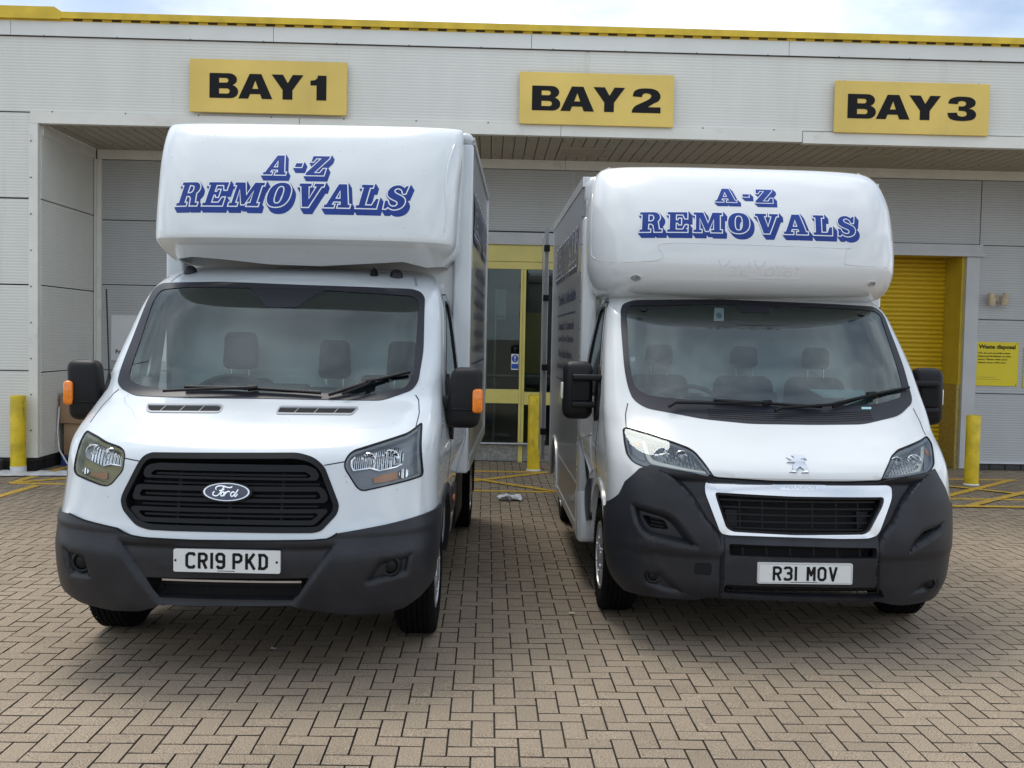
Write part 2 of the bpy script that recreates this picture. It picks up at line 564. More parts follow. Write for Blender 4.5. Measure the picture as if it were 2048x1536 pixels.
TAB = {
 'tr_grille': [(-0.4087,1.1077),(0.3234,1.1212),(0.401,1.1018),(0.4557,1.0615),(0.5339,0.8775),(0.5271,0.8366),(0.4603,0.7619),(0.4249,0.7535),(-0.2893,0.752),(-0.3866,0.7535),(-0.449,0.7698),(-0.5246,0.8373),(-0.5397,0.8821),(-0.5277,0.9195),(-0.4606,1.0653),(-0.4403,1.0932)],
 'tr_bar1': [(-0.4092,1.0601),(-0.3607,1.0691),(0.3768,1.0722),(0.4197,1.0524),(0.4374,1.0204),(0.4277,0.9974),(-0.4275,0.996),(-0.439,1.0112),(-0.4323,1.0436)],
 'tr_bar1h': [(-0.3762,1.0348),(0.3703,1.0385),(0.3971,1.0203),(0.3904,1.0093),(-0.3936,1.0085),(-0.3996,1.0193)],
 'tr_bar2': [(-0.4598,0.9615),(0.4475,0.968),(0.4762,0.9422),(0.4854,0.9056),(0.47,0.8893),(-0.4781,0.8873),(-0.4868,0.9033),(-0.474,0.9498)],
 'tr_bar2h': [(-0.4372,0.9378),(0.4351,0.9443),(0.4502,0.9195),(0.4417,0.9077),(-0.4442,0.9054),(-0.4505,0.9189)],
 'tr_bar3': [(-0.4751,0.8564),(0.4806,0.86),(0.4858,0.8463),(0.4392,0.7954),(0.422,0.784),(-0.4316,0.7855),(-0.4882,0.8347),(-0.4878,0.8502)],
 'tr_bar3h': [(-0.4378,0.8373),(0.4363,0.8404),(0.4414,0.8313),(0.4112,0.8063),(-0.4145,0.8068),(-0.4449,0.8279)],
 'tr_badge': [(-0.1188,0.9328),(0.1099,0.9376),(-0.0074,0.9789),(-0.0011,0.8917)],
 'tr_plate': [(-0.2452,0.6647),(0.2766,0.6666),(0.2745,0.5559),(-0.2427,0.5521)],
 'tr_btop': [(-0.9315,0.7717),(-0.8399,0.7851),(-0.741,0.7662),(-0.5359,0.7431),(-0.4609,0.7164),(-0.3907,0.7091),(-0.1515,0.7059),(0.127,0.7093),(0.428,0.7139),(0.4907,0.7194),(0.5384,0.7432),(0.7546,0.7733),(0.9877,0.8131)],
 'tr_bbot': [(-0.7812,0.4004),(-0.7341,0.3553),(-0.581,0.3343),(-0.4327,0.3436),(-0.3278,0.3758),(-0.1556,0.3759),(0.3467,0.3849),(0.5791,0.3417),(0.7568,0.3293),(0.8462,0.344),(0.9007,0.4072)],
 'tr_intake': [(-0.4,0.5161),(0.4194,0.5297),(0.3692,0.4392),(0.3299,0.4143),(-0.3291,0.4133),(-0.365,0.4494)],
 'tr_chromebar': [(-0.3262,0.4927),(0.3672,0.4944)],
 'tr_ridges': [(-0.5284,0.6809),(-0.3601,0.4497),(0.5285,0.6855),(0.4047,0.4715),(-0.4549,0.6538),(0.5031,0.6545)],
 'tr_fogpocketL': [(-0.8702,0.6325),(-0.7082,0.6055),(-0.6674,0.484),(-0.8164,0.4811),(-0.8469,0.545)],
 'tr_fogL': [(-0.7446,0.5625),(-0.691,0.5693),(-0.7441,0.6058)],
 'tr_fogpocketR': [(0.8994,0.6336),(0.8763,0.5167),(0.6782,0.4802),(0.6608,0.5111),(0.7268,0.612)],
 'tr_fogR': [(0.7889,0.5705),(0.8301,0.5649),(0.7884,0.6128)],
 'tr_lampR': [(0.8947,1.2567),(0.9252,1.0148),(0.9207,0.9958),(0.8687,0.9835),(0.6583,0.9448),(0.6386,0.9467),(0.6181,0.9624),(0.562,1.0469),(0.5544,1.067),(0.556,1.0918),(0.5698,1.1207),(0.5943,1.1395),(0.6229,1.1474),(0.8348,1.2085),(0.868,1.2317)],
 'tr_reflR': [(0.5879,1.0963),(0.603,1.1156),(0.6656,1.1314),(0.77,1.1616),(0.7994,1.164),(0.8238,1.1523),(0.8422,1.1221),(0.8442,1.0968),(0.8361,1.0695),(0.8076,1.0562),(0.7276,1.0413),(0.6825,1.0569),(0.6017,1.0463),(0.5888,1.0716)],
 'tr_indR': [(0.6974,1.0056),(0.7458,1.0188),(0.8039,1.0307),(0.8186,1.0297),(0.8176,0.9936),(0.8031,0.9895),(0.7059,0.9784)],
 'tr_sideR': [(0.8493,1.0194),(0.8687,1.0174),(0.8485,1.0402)],
 'tr_divR': [(0.7002,1.133),(0.7102,1.1328),(0.7073,1.0535),(0.6999,1.0538)],
 'tr_lampL': [(-0.8533,1.1904),(-0.7505,1.1702),(-0.6755,1.1484),(-0.5903,1.1319),(-0.5627,1.1182),(-0.5482,1.0945),(-0.5476,1.0226),(-0.6033,0.9559),(-0.6281,0.9417),(-0.6629,0.9423),(-0.8335,0.9769),(-0.8584,0.9964),(-0.8596,1.0354),(-0.8492,1.1326)],
 'tr_reflL': [(-0.815,1.1358),(-0.7911,1.1558),(-0.7591,1.1551),(-0.6831,1.133),(-0.5779,1.0961),(-0.5592,1.0785),(-0.5724,1.0465),(-0.6371,1.0521),(-0.686,1.0377),(-0.7888,1.0627),(-0.8057,1.0993)],
 'tr_indL': [(-0.7565,1.0015),(-0.7178,0.9985),(-0.6587,1.0094),(-0.6521,0.9844),(-0.6624,0.9709),(-0.7632,0.9847)],
 'tr_sideL': [(-0.8,1.0035),(-0.7794,1.0057),(-0.8021,1.0179)],
 'tr_screen': [(-0.8305,2.0144),(-0.4296,2.0253),(0.0535,2.0142),(0.7379,2.0046),(0.7908,1.9884),(0.8183,1.9545),(0.8477,1.6287),(0.8392,1.4652),(0.8122,1.419),(0.6642,1.3648),(0.0471,1.3652),(-0.3753,1.3606),(-0.7107,1.3631),(-0.8171,1.3951),(-0.8596,1.4267),(-0.8664,1.542),(-0.8724,1.7484),(-0.8758,1.9513),(-0.8689,1.987)],
 'tr_clear': [(-0.8129,1.9737),(-0.6297,1.9916),(0.0611,1.992),(0.7446,1.9636),(0.7898,1.9317),(0.8093,1.6282),(0.8051,1.4904),(0.7782,1.4273),(0.625,1.3936),(-0.0482,1.3906),(-0.5724,1.3974),(-0.7201,1.4152),(-0.7799,1.4424),(-0.797,1.4757),(-0.8081,1.6225),(-0.8312,1.9011)],
 'tr_sensor': [(-0.2714,1.9973),(-0.1068,1.876),(0.0732,1.8758),(0.2406,1.9879)],
 'tr_blade1': [(-0.43,1.3986),(-0.0508,1.3985),(0.327,1.3817)],
 'tr_arm1': [(-0.5344,1.3621),(-0.2833,1.3803),(-0.0574,1.3928)],
 'tr_blade2': [(0.3723,1.3708),(0.5831,1.4505),(0.7868,1.503)],
 'tr_arm2': [(0.449,1.3658),(0.5697,1.4256),(0.5842,1.4423)],
 'tr_ventL': [(-0.6069,1.3247),(-0.2009,1.3283),(-0.1732,1.323),(-0.1707,1.294),(-0.5465,1.2876),(-0.5791,1.296)],
 'tr_ventR': [(0.1302,1.326),(0.5487,1.3282),(0.5287,1.2954),(0.1296,1.2937)],
 'tr_seamL': [(-0.8589,1.4153),(-0.8324,1.3584),(-0.5519,1.1079),(-0.4592,1.0885)],
 'tr_seamL2': [(-0.5457,1.0812),(-0.4605,1.0705)],
 'tr_seamR2': [(0.5594,1.0875),(0.4576,1.07)],
 'tr_rooflampL': [(-0.8117,2.1264)],
 'tr_rooflampR': [(0.6611,2.1315)],
 'tr_aerialbase': [(-0.8998,1.3942)],
 'tr_capbot': [(-0.8119,2.185),(-0.6356,2.1858),(-0.443,2.1735),(-0.1655,2.1502),(0.1546,2.1462),(0.4818,2.1658),(0.6747,2.1792),(0.8146,2.1516)],
 'tr_crease': [(-0.8397,2.3032),(-0.2043,2.2888),(0.4119,2.2904),(1.0007,2.3232)],
 'tr_scoop': [(0.9732,2.9438),(0.9407,2.7951),(0.9309,2.6359),(0.9434,2.4851),(0.9348,2.3557)],
 'tr_text': [(-0.1877,2.6885),(0.235,2.6804),(-0.1847,2.8237),(0.2436,2.8116),(-0.7014,2.4951),(0.7485,2.4764),(-0.6805,2.6414),(0.7528,2.6223)],
 'pg_btop': [(-1.0151,0.7643),(-0.9657,0.8332),(-0.9388,0.9074),(-0.8671,0.9864),(-0.808,1.0098),(-0.5066,0.9732),(-0.4577,0.9616),(-0.1438,0.9483),(0.2738,0.951),(0.4489,0.9581),(0.4962,0.9703),(0.7449,0.9936),(0.8236,1.0139),(0.8465,0.9678),(0.8863,0.9079),(0.9252,0.8294)],
 'pg_bbot': [(-0.9191,0.265),(-0.6877,0.274),(-0.5512,0.2805),(-0.4951,0.3037),(-0.1291,0.3011),(0.4566,0.2897),(0.5442,0.2696),(0.6243,0.2571),(0.8908,0.2588)],
 'pg_chrome': [(-0.5194,0.9347),(-0.4492,0.9424),(-0.1449,0.9356),(0.4787,0.9314),(0.5173,0.921),(0.5164,0.866),(0.4701,0.7555),(0.4359,0.6749),(0.387,0.6366),(0.2115,0.6347),(-0.2518,0.6439),(-0.4078,0.645),(-0.4429,0.6669),(-0.5233,0.8799)],
 'pg_chromeh': [(-0.4716,0.8802),(-0.0454,0.868),(0.4714,0.8686),(0.4628,0.8264),(0.3813,0.6856),(0.3489,0.6685),(-0.0477,0.662),(-0.3781,0.6725),(-0.4132,0.6935),(-0.4624,0.8426)],
 'pg_slot': [(-0.3999,0.6044),(0.4209,0.595),(0.4232,0.541),(0.0587,0.5404),(-0.3952,0.5457)],
 'pg_plate': [(-0.2481,0.5174),(0.2789,0.5141),(0.2793,0.3993),(-0.2456,0.402)],
 'pg_botgrille': [(-0.414,0.3831),(0.4492,0.3776),(0.4955,0.3127),(-0.419,0.3324)],
 'pg_fogL': [(-0.7912,0.3947),(-0.758,0.3997),(-0.7926,0.4321)],
 'pg_fogR': [(0.7874,0.3698),(0.8418,0.3603),(0.7813,0.4094)],
 'pg_fogpocketL': [(-0.8578,0.4114),(-0.7499,0.4404),(-0.6381,0.3443),(-0.5743,0.3031),(-0.7106,0.2986),(-0.8388,0.3354)],
 'pg_fogpocketR': [(0.7138,0.4007),(0.844,0.3998),(0.8574,0.3322),(0.7021,0.3093),(0.6276,0.3044)],
 'pg_pocketL': [(-0.9146,0.7875),(-0.8889,0.7974),(-0.7275,0.7656),(-0.6693,0.7297),(-0.55,0.5793),(-0.589,0.5715),(-0.8119,0.6014),(-0.8596,0.6255),(-0.8976,0.6919)],
 'pg_slotL': [(-0.8513,0.7308),(-0.737,0.7157),(-0.7076,0.6601),(-0.813,0.6638)],
 'pg_pocketR': [(0.8732,0.7326),(0.8466,0.663),(0.6455,0.5753),(0.5871,0.5468),(0.6431,0.6484),(0.7056,0.6964)],
 'pg_slotR': [(0.7794,0.7065),(0.7652,0.6559),(0.6741,0.6364),(0.7055,0.6861)],
 'pg_tow': [(-0.5748,0.4912),(-0.493,0.4943),(-0.4938,0.4337),(-0.5748,0.4346)],
 'pg_podL': [(-0.8475,0.9964),(-0.6958,0.9498),(-0.6001,0.886),(-0.5322,0.789),(-0.4177,0.6426),(-0.4059,0.4257)],
 'pg_podR': [(0.8195,1.0045),(0.6534,0.9229),(0.5744,0.8244),(0.5029,0.7042),(0.4368,0.6134),(0.4486,0.3831)],
 'pg_lampL': [(-0.9289,1.1863),(-0.9102,1.1971),(-0.7895,1.1701),(-0.6759,1.1384),(-0.5891,1.1103),(-0.5569,1.0898),(-0.526,1.0457),(-0.4759,0.9637),(-0.5121,0.97),(-0.6668,0.9879),(-0.7937,1.0047),(-0.8472,0.9999),(-0.9005,1.0196),(-0.9288,1.0567),(-0.933,1.1196)],
 'pg_reflL': [(-0.8119,1.1416),(-0.7193,1.1269),(-0.6034,1.1074),(-0.5691,1.0846),(-0.5533,1.0183),(-0.612,1.0121),(-0.7636,1.0393),(-0.7921,1.0545),(-0.8087,1.0926)],
 'pg_drlL': [(-0.841,1.1423),(-0.8227,1.141),(-0.8131,1.0825),(-0.7982,1.0492),(-0.7715,1.0388),(-0.612,1.0121),(-0.5216,1.0023),(-0.5136,0.9813),(-0.6144,0.9932),(-0.7792,1.0209),(-0.8118,1.0259),(-0.8286,1.0518),(-0.8385,1.1153)],
 'pg_indL': [(-0.9019,1.1604),(-0.8464,1.1544),(-0.8429,1.0902),(-0.8374,1.0437),(-0.8698,1.0482),(-0.899,1.0753),(-0.9072,1.1222)],
 'pg_lampR': [(0.9028,1.1809),(0.9125,1.1464),(0.847,1.0412),(0.789,1.0013),(0.4614,0.9657),(0.4965,1.0132),(0.576,1.0854),(0.6383,1.1169),(0.829,1.1598)],
 'pg_reflR': [(0.5994,1.0943),(0.7916,1.1327),(0.7936,1.1093),(0.7245,1.0372),(0.6752,1.0152),(0.5146,0.9989),(0.5484,1.0494)],
 'pg_drlR': [(0.823,1.1364),(0.8444,1.1356),(0.775,1.054),(0.7322,1.0134),(0.6683,0.9963),(0.4972,0.9751),(0.5063,0.9895),(0.6671,1.0107),(0.7284,1.0324),(0.7611,1.0638)],
 'pg_indR': [(0.8506,1.1307),(0.8997,1.1377),(0.8365,1.0418),(0.7742,1.0165),(0.7913,1.0534)],
 'pg_lion': [(-0.0498,1.0715),(-0.0256,1.0616),(-0.0033,1.0704),(-0.0147,1.0814),(0.0067,1.0878),(0.0319,1.0847),(0.0497,1.0832),(0.0581,1.0662),(0.0445,1.0677),(0.0285,1.064),(0.0233,1.0571),(0.0388,1.0642),(0.0428,1.0506),(0.0257,1.0486),(0.0453,1.042),(0.0463,1.0106),(0.046,1.0017),(0.0115,1.0003),(0.0271,1.0139),(0.0066,1.0285),(-0.0165,1.0133),(-0.0225,1.0016),(-0.0544,1.0029),(-0.0412,1.0076),(-0.0281,1.0358),(-0.0118,1.0464),(-0.0206,1.0497),(-0.0553,1.0492),(-0.0375,1.0528),(-0.0251,1.0581)],
 'pg_nameplate': [(-0.1638,0.9335),(0.1357,0.9287),(0.1433,0.9231),(0.1177,0.9018),(-0.1121,0.9021),(-0.1412,0.915)],
 'pg_screen': [(-0.8659,1.9183),(-0.8475,1.9563),(-0.7769,1.9846),(-0.2085,1.9991),(0.419,1.9869),(0.8609,1.9755),(0.8995,1.9352),(0.9073,1.5976),(0.8985,1.3974),(0.8808,1.3653),(0.766,1.2984),(0.5054,1.2504),(0.1946,1.2444),(-0.1806,1.2435),(-0.4519,1.2631),(-0.7816,1.3146),(-0.8493,1.3588),(-0.8713,1.4316),(-0.8827,1.5449),(-0.8765,1.7928)],
 'pg_clear': [(-0.8337,1.9186),(-0.8094,1.949),(-0.2186,1.9703),(0.735,1.9569),(0.8492,1.9442),(0.8706,1.9126),(0.8591,1.5392),(0.8504,1.4442),(0.8137,1.3976),(0.6333,1.3557),(0.3309,1.3432),(-0.1464,1.353),(-0.5233,1.3635),(-0.7452,1.3804),(-0.8249,1.4147),(-0.8465,1.4794),(-0.8514,1.6232)],
 'pg_cowl': [(-0.853,1.3271),(-0.6735,1.3021),(-0.2556,1.2985),(0.3147,1.2991),(0.7226,1.3205),(0.807,1.316),(0.766,1.2984),(0.5054,1.2504),(0.1946,1.2444),(-0.1806,1.2435),(-0.4519,1.2631)],
 'pg_blade1': [(-0.3744,1.3532),(-0.054,1.3413),(0.276,1.3247)],
 'pg_arm1': [(-0.6507,1.301),(-0.6046,1.3259),(-0.3613,1.3269),(-0.0552,1.3369)],
 'pg_blade2': [(0.3441,1.3257),(0.6086,1.4008),(0.8851,1.4489)],
 'pg_arm2': [(-0.0224,1.2896),(0.0216,1.3075),(0.3262,1.3298),(0.6055,1.3917)],
 'pg_sticker1': [(-0.2576,1.9501),(-0.1959,1.9492),(-0.2155,1.8608),(-0.2805,1.8616)],
 'pg_sticker2': [(-0.8443,1.6185),(-0.8137,1.6193),(-0.8141,1.5902),(-0.8426,1.5894)],
 'pg_sticker3': [(0.5342,1.3396),(0.5967,1.3402),(0.5918,1.3277),(0.5293,1.3271)],
 'pg_bonnet': [(-0.8991,1.3531),(-0.9047,1.2022)],
 'pg_sensor': [(-0.1151,1.9693),(-0.0881,1.9197),(0.0973,1.9173),(0.1333,1.9639)],
 'pg_captext': [(-0.3014,2.6376),(0.1043,2.637),(-0.2599,2.738),(0.1341,2.7372),(-0.7821,2.4274),(0.6417,2.4206),(-0.7638,2.5643),(0.6691,2.5558)],
 'pg_rib': [(-1.0357,2.7965),(-1.0582,2.3841),(-1.0065,2.2455),(-0.6968,2.2366),(-0.6262,2.2738),(-0.6378,2.3484),(-0.2625,2.3534),(0.5394,2.343),(0.5662,2.3441),(0.5573,2.2627),(0.5913,2.2368),(0.9452,2.238)],
 'pg_mlampL': [(-0.7883,2.1312)],
 'pg_mlampR': [(0.7714,2.1263)],
 'pg_maxi': [(-0.2922,2.1522),(0.2552,2.145),(-0.2982,2.2538),(0.2464,2.2465),(-0.0735,2.1378),(0.2628,2.1388)],
}
# ------------------------------------------------------------------ materials
def clad_mat(name, col, scale=10.5, axis='Z', amt=.10, bump=.35):
    m = mat(name, col, .42, spec=.4, bump=(scale, bump, axis, .004))
    n, l = m.node_tree.nodes, m.node_tree.links
    b = n['Principled BSDF']; tc = [k for k in n if k.type == 'TEX_COORD'][0]; wv = [k for k in n if k.type == 'TEX_WAVE'][0]
    ns = n.new('ShaderNodeTexNoise'); ns.inputs['Scale'].default_value = 1.3; ns.inputs['Detail'].default_value = 8
    mp = n.new('ShaderNodeMapping'); mp.inputs['Scale'].default_value = (2.5, 2.5, .5)
    r1 = n.new('ShaderNodeMapRange'); r1.inputs['To Min'].default_value, r1.inputs['To Max'].default_value = .88, 1.06
    r2 = n.new('ShaderNodeMapRange'); r2.inputs['To Min'].default_value, r2.inputs['To Max'].default_value = 1 - amt, 1.0
    r2.inputs['From Max'].default_value = .35
    mu = n.new('ShaderNodeMath'); mu.operation = 'MULTIPLY'
    mx = n.new('ShaderNodeMixRGB'); mx.blend_type = 'MULTIPLY'; mx.inputs['Fac'].default_value = 1
    mx.inputs['Color1'].default_value = (*col, 1)
    l.new(tc.outputs['Object'], mp.inputs['Vector']); l.new(mp.outputs['Vector'], ns.inputs['Vector'])
    l.new(ns.outputs['Fac'], r1.inputs['Value']); l.new(wv.outputs['Fac'], r2.inputs['Value'])
    l.new(r1.outputs['Result'], mu.inputs[0]); l.new(r2.outputs['Result'], mu.inputs[1])
    l.new(mu.outputs[0], mx.inputs['Color2']); l.new(mx.outputs['Color'], b.inputs['Base Color'])
    return m

M = {}
M['clad'] = clad_mat('ribbed_cladding', (.785, .785, .735), 9.0, amt=.15)
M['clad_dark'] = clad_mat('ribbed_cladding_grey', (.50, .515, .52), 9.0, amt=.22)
M['clad_side'] = clad_mat('ribbed_cladding_return', (.77, .77, .72), 9.0)
M['trim'] = mat('cream_white_trim', (.78, .775, .715), .4, noise=(3, .05))
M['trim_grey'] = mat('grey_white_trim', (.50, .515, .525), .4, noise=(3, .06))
M['band'] = mat('smooth_grey_panel', (.75, .77, .74), .4, noise=(1.5, .05))
M['soffit'] = mat('soffit_board', (.42, .38, .31), .6, noise=(4, .08))
M['dark'] = mat('dark_gap', (.012, .012, .013), .8)
M['joint'] = mat('joint_seal', (.03, .032, .035), .7)
M['rivet'] = mat('screw_head', (.16, .15, .14), .5, metal=.6)
M['coping'] = mat('yellow_coping', (.70, .49, .03), .4, noise=(5, .16, 8))
M['gapbrown'] = mat('brown_void', (.06, .035, .012), .8)
M['sign'] = mat('faded_yellow_sign', (.80, .58, .14), .45, noise=(1.1, .10, 4))
M['black'] = mat('black_vinyl', (.006, .006, .007), .6, spec=.25)
M['yellow'] = mat('yellow_paint', (.66, .48, .012), .45, noise=(7, .22, 9))
M['shutter'] = mat('yellow_shutter', (.66, .45, .012), .35, noise=(3, .12))
M['frame'] = mat('yellow_door_frame', (.66, .57, .17), .4, noise=(4, .06))
M['reveal'] = mat('ochre_reveal', (.52, .38, .03), .5, noise=(5, .10))
M['poster'] = mat('bright_yellow_board', (.74, .60, .012), .4, noise=(2, .05))
M['white'] = mat('white_board', (.72, .73, .75), .45, noise=(2, .04))
M['tread'] = mat('tread_plate', (.42, .42, .42), .35, metal=.8, noise=(40, .35), bump=(60, .6, 'noise', .004))
M['tread_y'] = mat('tread_plate_ochre', (.38, .30, .10), .4, metal=.5, noise=(40, .3), bump=(55, .7, 'noise', .004))
M['steel'] = mat('galvanised_steel', (.45, .46, .48), .35, metal=.9, noise=(12, .15))
M['plinth'] = mat('dark_brick', (.05, .048, .05), .8, noise=(14, .3), bump=(30, .4, 'noise'))
M['room'] = mat('dim_room', (.22, .23, .22), .8)
M['redbox'] = mat('red_box', (.45, .03, .02), .5)
M['pane'] = glass_mat('door_glass', (.62, .68, .66), 1.5)
M['bluesign'] = mat('blue_sticker', (.015, .08, .42), .4)
M['card'] = mat('cardboard', (.34, .22, .13), .7, noise=(5, .12))
M['wrap'] = glass_mat('stretch_film', (.82, .80, .76), 1.35, .25)
M['film'] = mat('crumpled_film', (.62, .62, .63), .35, noise=(9, .15), bump=(18, .6, 'noise', .02))
M['bluecrate'] = mat('blue_plastic', (.012, .055, .22), .45)
M['lampcream'] = mat('aged_cream_plastic', (.52, .42, .28), .5, noise=(20, .2))
M['paper'] = mat('white_paper', (.78, .79, .82), .6)
M['line'] = mat('yellow_road_paint', (.66, .40, .03), .6, noise=(18, .22, 8), bump=(90, .3, 'noise', .004))

def scuff(m, dark=(.10, .075, .03), lo=.60, hi=.68, scale=(9, 9, 2.2), amt=.7):
    n, l = m.node_tree.nodes, m.node_tree.links
    b = n['Principled BSDF']
    src = b.inputs['Base Color'].links[0].from_socket
    tc, mp, ns = n.new('ShaderNodeTexCoord'), n.new('ShaderNodeMapping'), n.new('ShaderNodeTexNoise')
    mp.inputs['Scale'].default_value = scale; ns.inputs['Scale'].default_value = 1.6; ns.inputs['Detail'].default_value = 10; ns.inputs['Roughness'].default_value = .7
    r = n.new('ShaderNodeMapRange'); r.inputs['From Min'].default_value, r.inputs['From Max'].default_value = lo, hi; r.inputs['To Max'].default_value = amt
    mx = n.new('ShaderNodeMixRGB'); mx.inputs['Color2'].default_value = (*dark, 1)
    l.new(tc.outputs['Object'], mp.inputs['Vector']); l.new(mp.outputs['Vector'], ns.inputs['Vector']); l.new(ns.outputs['Fac'], r.inputs['Value'])
    l.new(r.outputs['Result'], mx.inputs['Fac']); l.new(src, mx.inputs['Color1']); l.new(mx.outputs['Color'], b.inputs['Base Color'])
scuff(M['yellow'])
scuff(M['line'], (.20, .165, .12), .50, .62, (14, 14, 14), .75)
scuff(M['sign'], (.45, .34, .12), .56, .72, (1.2, 1.2, .35), .35)
scuff(M['clad'], (.46, .45, .41), .56, .74, (2.4, 2.4, .18), .30)
scuff(M['trim'], (.40, .38, .32), .60, .70, (1.2, 1.2, 1.2), .35)

def paver_mat():
    m = bpy.data.materials.new('block_paver')
    m.use_nodes = True
    n, l = m.node_tree.nodes, m.node_tree.links
    b = n['Principled BSDF']
    b.inputs['Roughness'].default_value = .82
    b.inputs['Specular IOR Level'].default_value = .3
    at = n.new('ShaderNodeAttribute'); at.attribute_name = 'tone'
    geo = n.new('ShaderNodeNewGeometry')
    n1 = n.new('ShaderNodeTexNoise'); n1.inputs['Scale'].default_value = 190; n1.inputs['Detail'].default_value = 3
    n2 = n.new('ShaderNodeTexNoise'); n2.inputs['Scale'].default_value = .55; n2.inputs['Detail'].default_value = 8
    n3 = n.new('ShaderNodeTexVoronoi'); n3.inputs['Scale'].default_value = 70
    l.new(geo.outputs['Position'], n1.inputs['Vector']); l.new(geo.outputs['Position'], n2.inputs['Vector']); l.new(geo.outputs['Position'], n3.inputs['Vector'])
    r1 = n.new('ShaderNodeValToRGB')
    e = r1.color_ramp.elements
    e[0].position, e[0].color = .34, (.10, .074, .051, 1)
    e[1].position, e[1].color = .68, (.485, .395, .290, 1)
    k = e.new(.50); k.color = (.272, .217, .157, 1)
    l.new(n1.outputs['Fac'], r1.inputs['Fac'])
    mr = n.new('ShaderNodeMapRange'); mr.inputs['From Min'].default_value, mr.inputs['From Max'].default_value = .3, .7
    mr.inputs['To Min'].default_value, mr.inputs['To Max'].default_value = .76, 1.12
    l.new(n2.outputs['Fac'], mr.inputs['Value'])
    mu = n.new('ShaderNodeMath'); mu.operation = 'MULTIPLY'
    l.new(mr.outputs['Result'], mu.inputs[0]); l.new(at.outputs['Fac'], mu.inputs[1])
    mx = n.new('ShaderNodeMixRGB'); mx.blend_type = 'MULTIPLY'; mx.inputs['Fac'].default_value = 1
    l.new(r1.outputs['Color'], mx.inputs['Color1']); l.new(mu.outputs[0], mx.inputs['Color2'])
    # pale aggregate specks
    sp = n.new('ShaderNodeMapRange'); sp.inputs['From Min'].default_value, sp.inputs['From Max'].default_value = .16, .08
    l.new(n3.outputs['Distance'], sp.inputs['Value'])
    n4 = n.new('ShaderNodeTexWhiteNoise'); l.new(n3.outputs['Position'], n4.inputs['Vector'])
    gt = n.new('ShaderNodeMath'); gt.operation = 'GREATER_THAN'; gt.inputs[1].default_value = .90
    l.new(n4.outputs['Value'], gt.inputs[0])
    mm = n.new('ShaderNodeMath'); mm.operation = 'MULTIPLY'; l.new(sp.outputs['Result'], mm.inputs[0]); l.new(gt.outputs[0], mm.inputs[1])
    m2 = n.new('ShaderNodeMixRGB'); m2.inputs['Color2'].default_value = (.55, .50, .43, 1)
    l.new(mm.outputs[0], m2.inputs['Fac']); l.new(mx.outputs['Color'], m2.inputs['Color1'])
    n5 = n.new('ShaderNodeTexNoise'); n5.inputs['Scale'].default_value = 1.1; n5.inputs['Detail'].default_value = 9; n5.inputs['Roughness'].default_value = .62
    l.new(geo.outputs['Position'], n5.inputs['Vector'])
    s5 = n.new('ShaderNodeMapRange'); s5.inputs['From Min'].default_value, s5.inputs['From Max'].default_value = .58, .70; s5.inputs['To Max'].default_value = .32
    l.new(n5.outputs['Fac'], s5.inputs['Value'])
    m5 = n.new('ShaderNodeMixRGB'); m5.inputs['Color2'].default_value = (.075, .062, .05, 1)
    l.new(s5.outputs['Result'], m5.inputs['Fac']); l.new(m2.outputs['Color'], m5.inputs['Color1'])
    l.new(m5.outputs['Color'], b.inputs['Base Color'])
    bp = n.new('ShaderNodeBump'); bp.inputs['Strength'].default_value = .5; bp.inputs['Distance'].default_value = .003
    l.new(n1.outputs['Fac'], bp.inputs['Height']); l.new(bp.outputs['Normal'], b.inputs['Normal'])
    return m
M['paver'] = paver_mat()
M['sand'] = mat('joint_sand', (.058, .045, .035), .9, noise=(60, .4), bump=(120, .5, 'noise', .004))
M['asphalt'] = mat('distant_forecourt', (.20, .165, .125), .85, noise=(3, .12))

# ------------------------------------------------------------------ ground
g = mesh_obj('ground', [(-900, -900, -.05), (900, -900, -.05), (900, 900, -.05), (-900, 900, -.05)], [(0, 1, 2, 3)], M['asphalt'])
tag(g, 'brown forecourt ground stretching away past the paved area', 'ground', kind='structure')
PX0, PX1, PY0, PY1 = -8.4, 9.2, 1.2, 15.0
pav = mesh_obj('block_paving', [(PX0, PY0, -.014), (PX1, PY0, -.014), (PX1, PY1, -.014), (PX0, PY1, -.014)], [(0, 1, 2, 3)], M['sand'])
tag(pav, 'brown herringbone block paving in front of the loading bays', 'pavement', kind='structure')

def brick_geo(hx, hy, tilt=(0, 0), dz=0.0):
    g_, c_ = .0030, .0015          # half joint, chamfer
    lo = [(-hx + g_, -hy + g_), (hx - g_, -hy + g_), (hx - g_, hy - g_), (-hx + g_, hy - g_)]
    hi = [(x - math.copysign(c_, x), y - math.copysign(c_, y)) for x, y in lo]
    z = lambda x, y: dz + tilt[0] * x + tilt[1] * y
    v = [(x, y, -.03) for x, y in lo] + [(x, y, z(x, y) - .0030) for x, y in lo] + [(x, y, z(x, y)) for x, y in hi]
    f = [(8, 9, 10, 11)] + [(a + o, (a + 1) % 4 + o, (a + 1) % 4 + o + 4, a + o + 4) for o in (0, 4) for a in range(4)]
    return v, f
bricks = []
X0 = .063
for i in range(int((PX0 - X0) / .1), int((PX1 - X0) / .1)):
    for j in range(int(PY0 / .1), int(PY1 / .1) - 1):
        k = (i - j) % 4
        if k == 0: bricks.append((X0 + (i + 1) * .1, (j + .5) * .1, 0))
        elif k == 2: bricks.append((X0 + (i + .5) * .1, j * .1, 1))
def in_view(x, y):
    d = Vector((x, y, -CAM_H)); k = d.dot(_fw)
    if k < .5: return None
    u, v = CAM_F * d.dot(_rt) / k, CAM_F * d.dot(_up) / k
    return k if abs(u) < .505 and abs(v) < .38 else None
def under_van(x, y): return (-2.2 < x < -.1 and y > 5.6) or (.6 < x < 2.8 and y > 6.2)
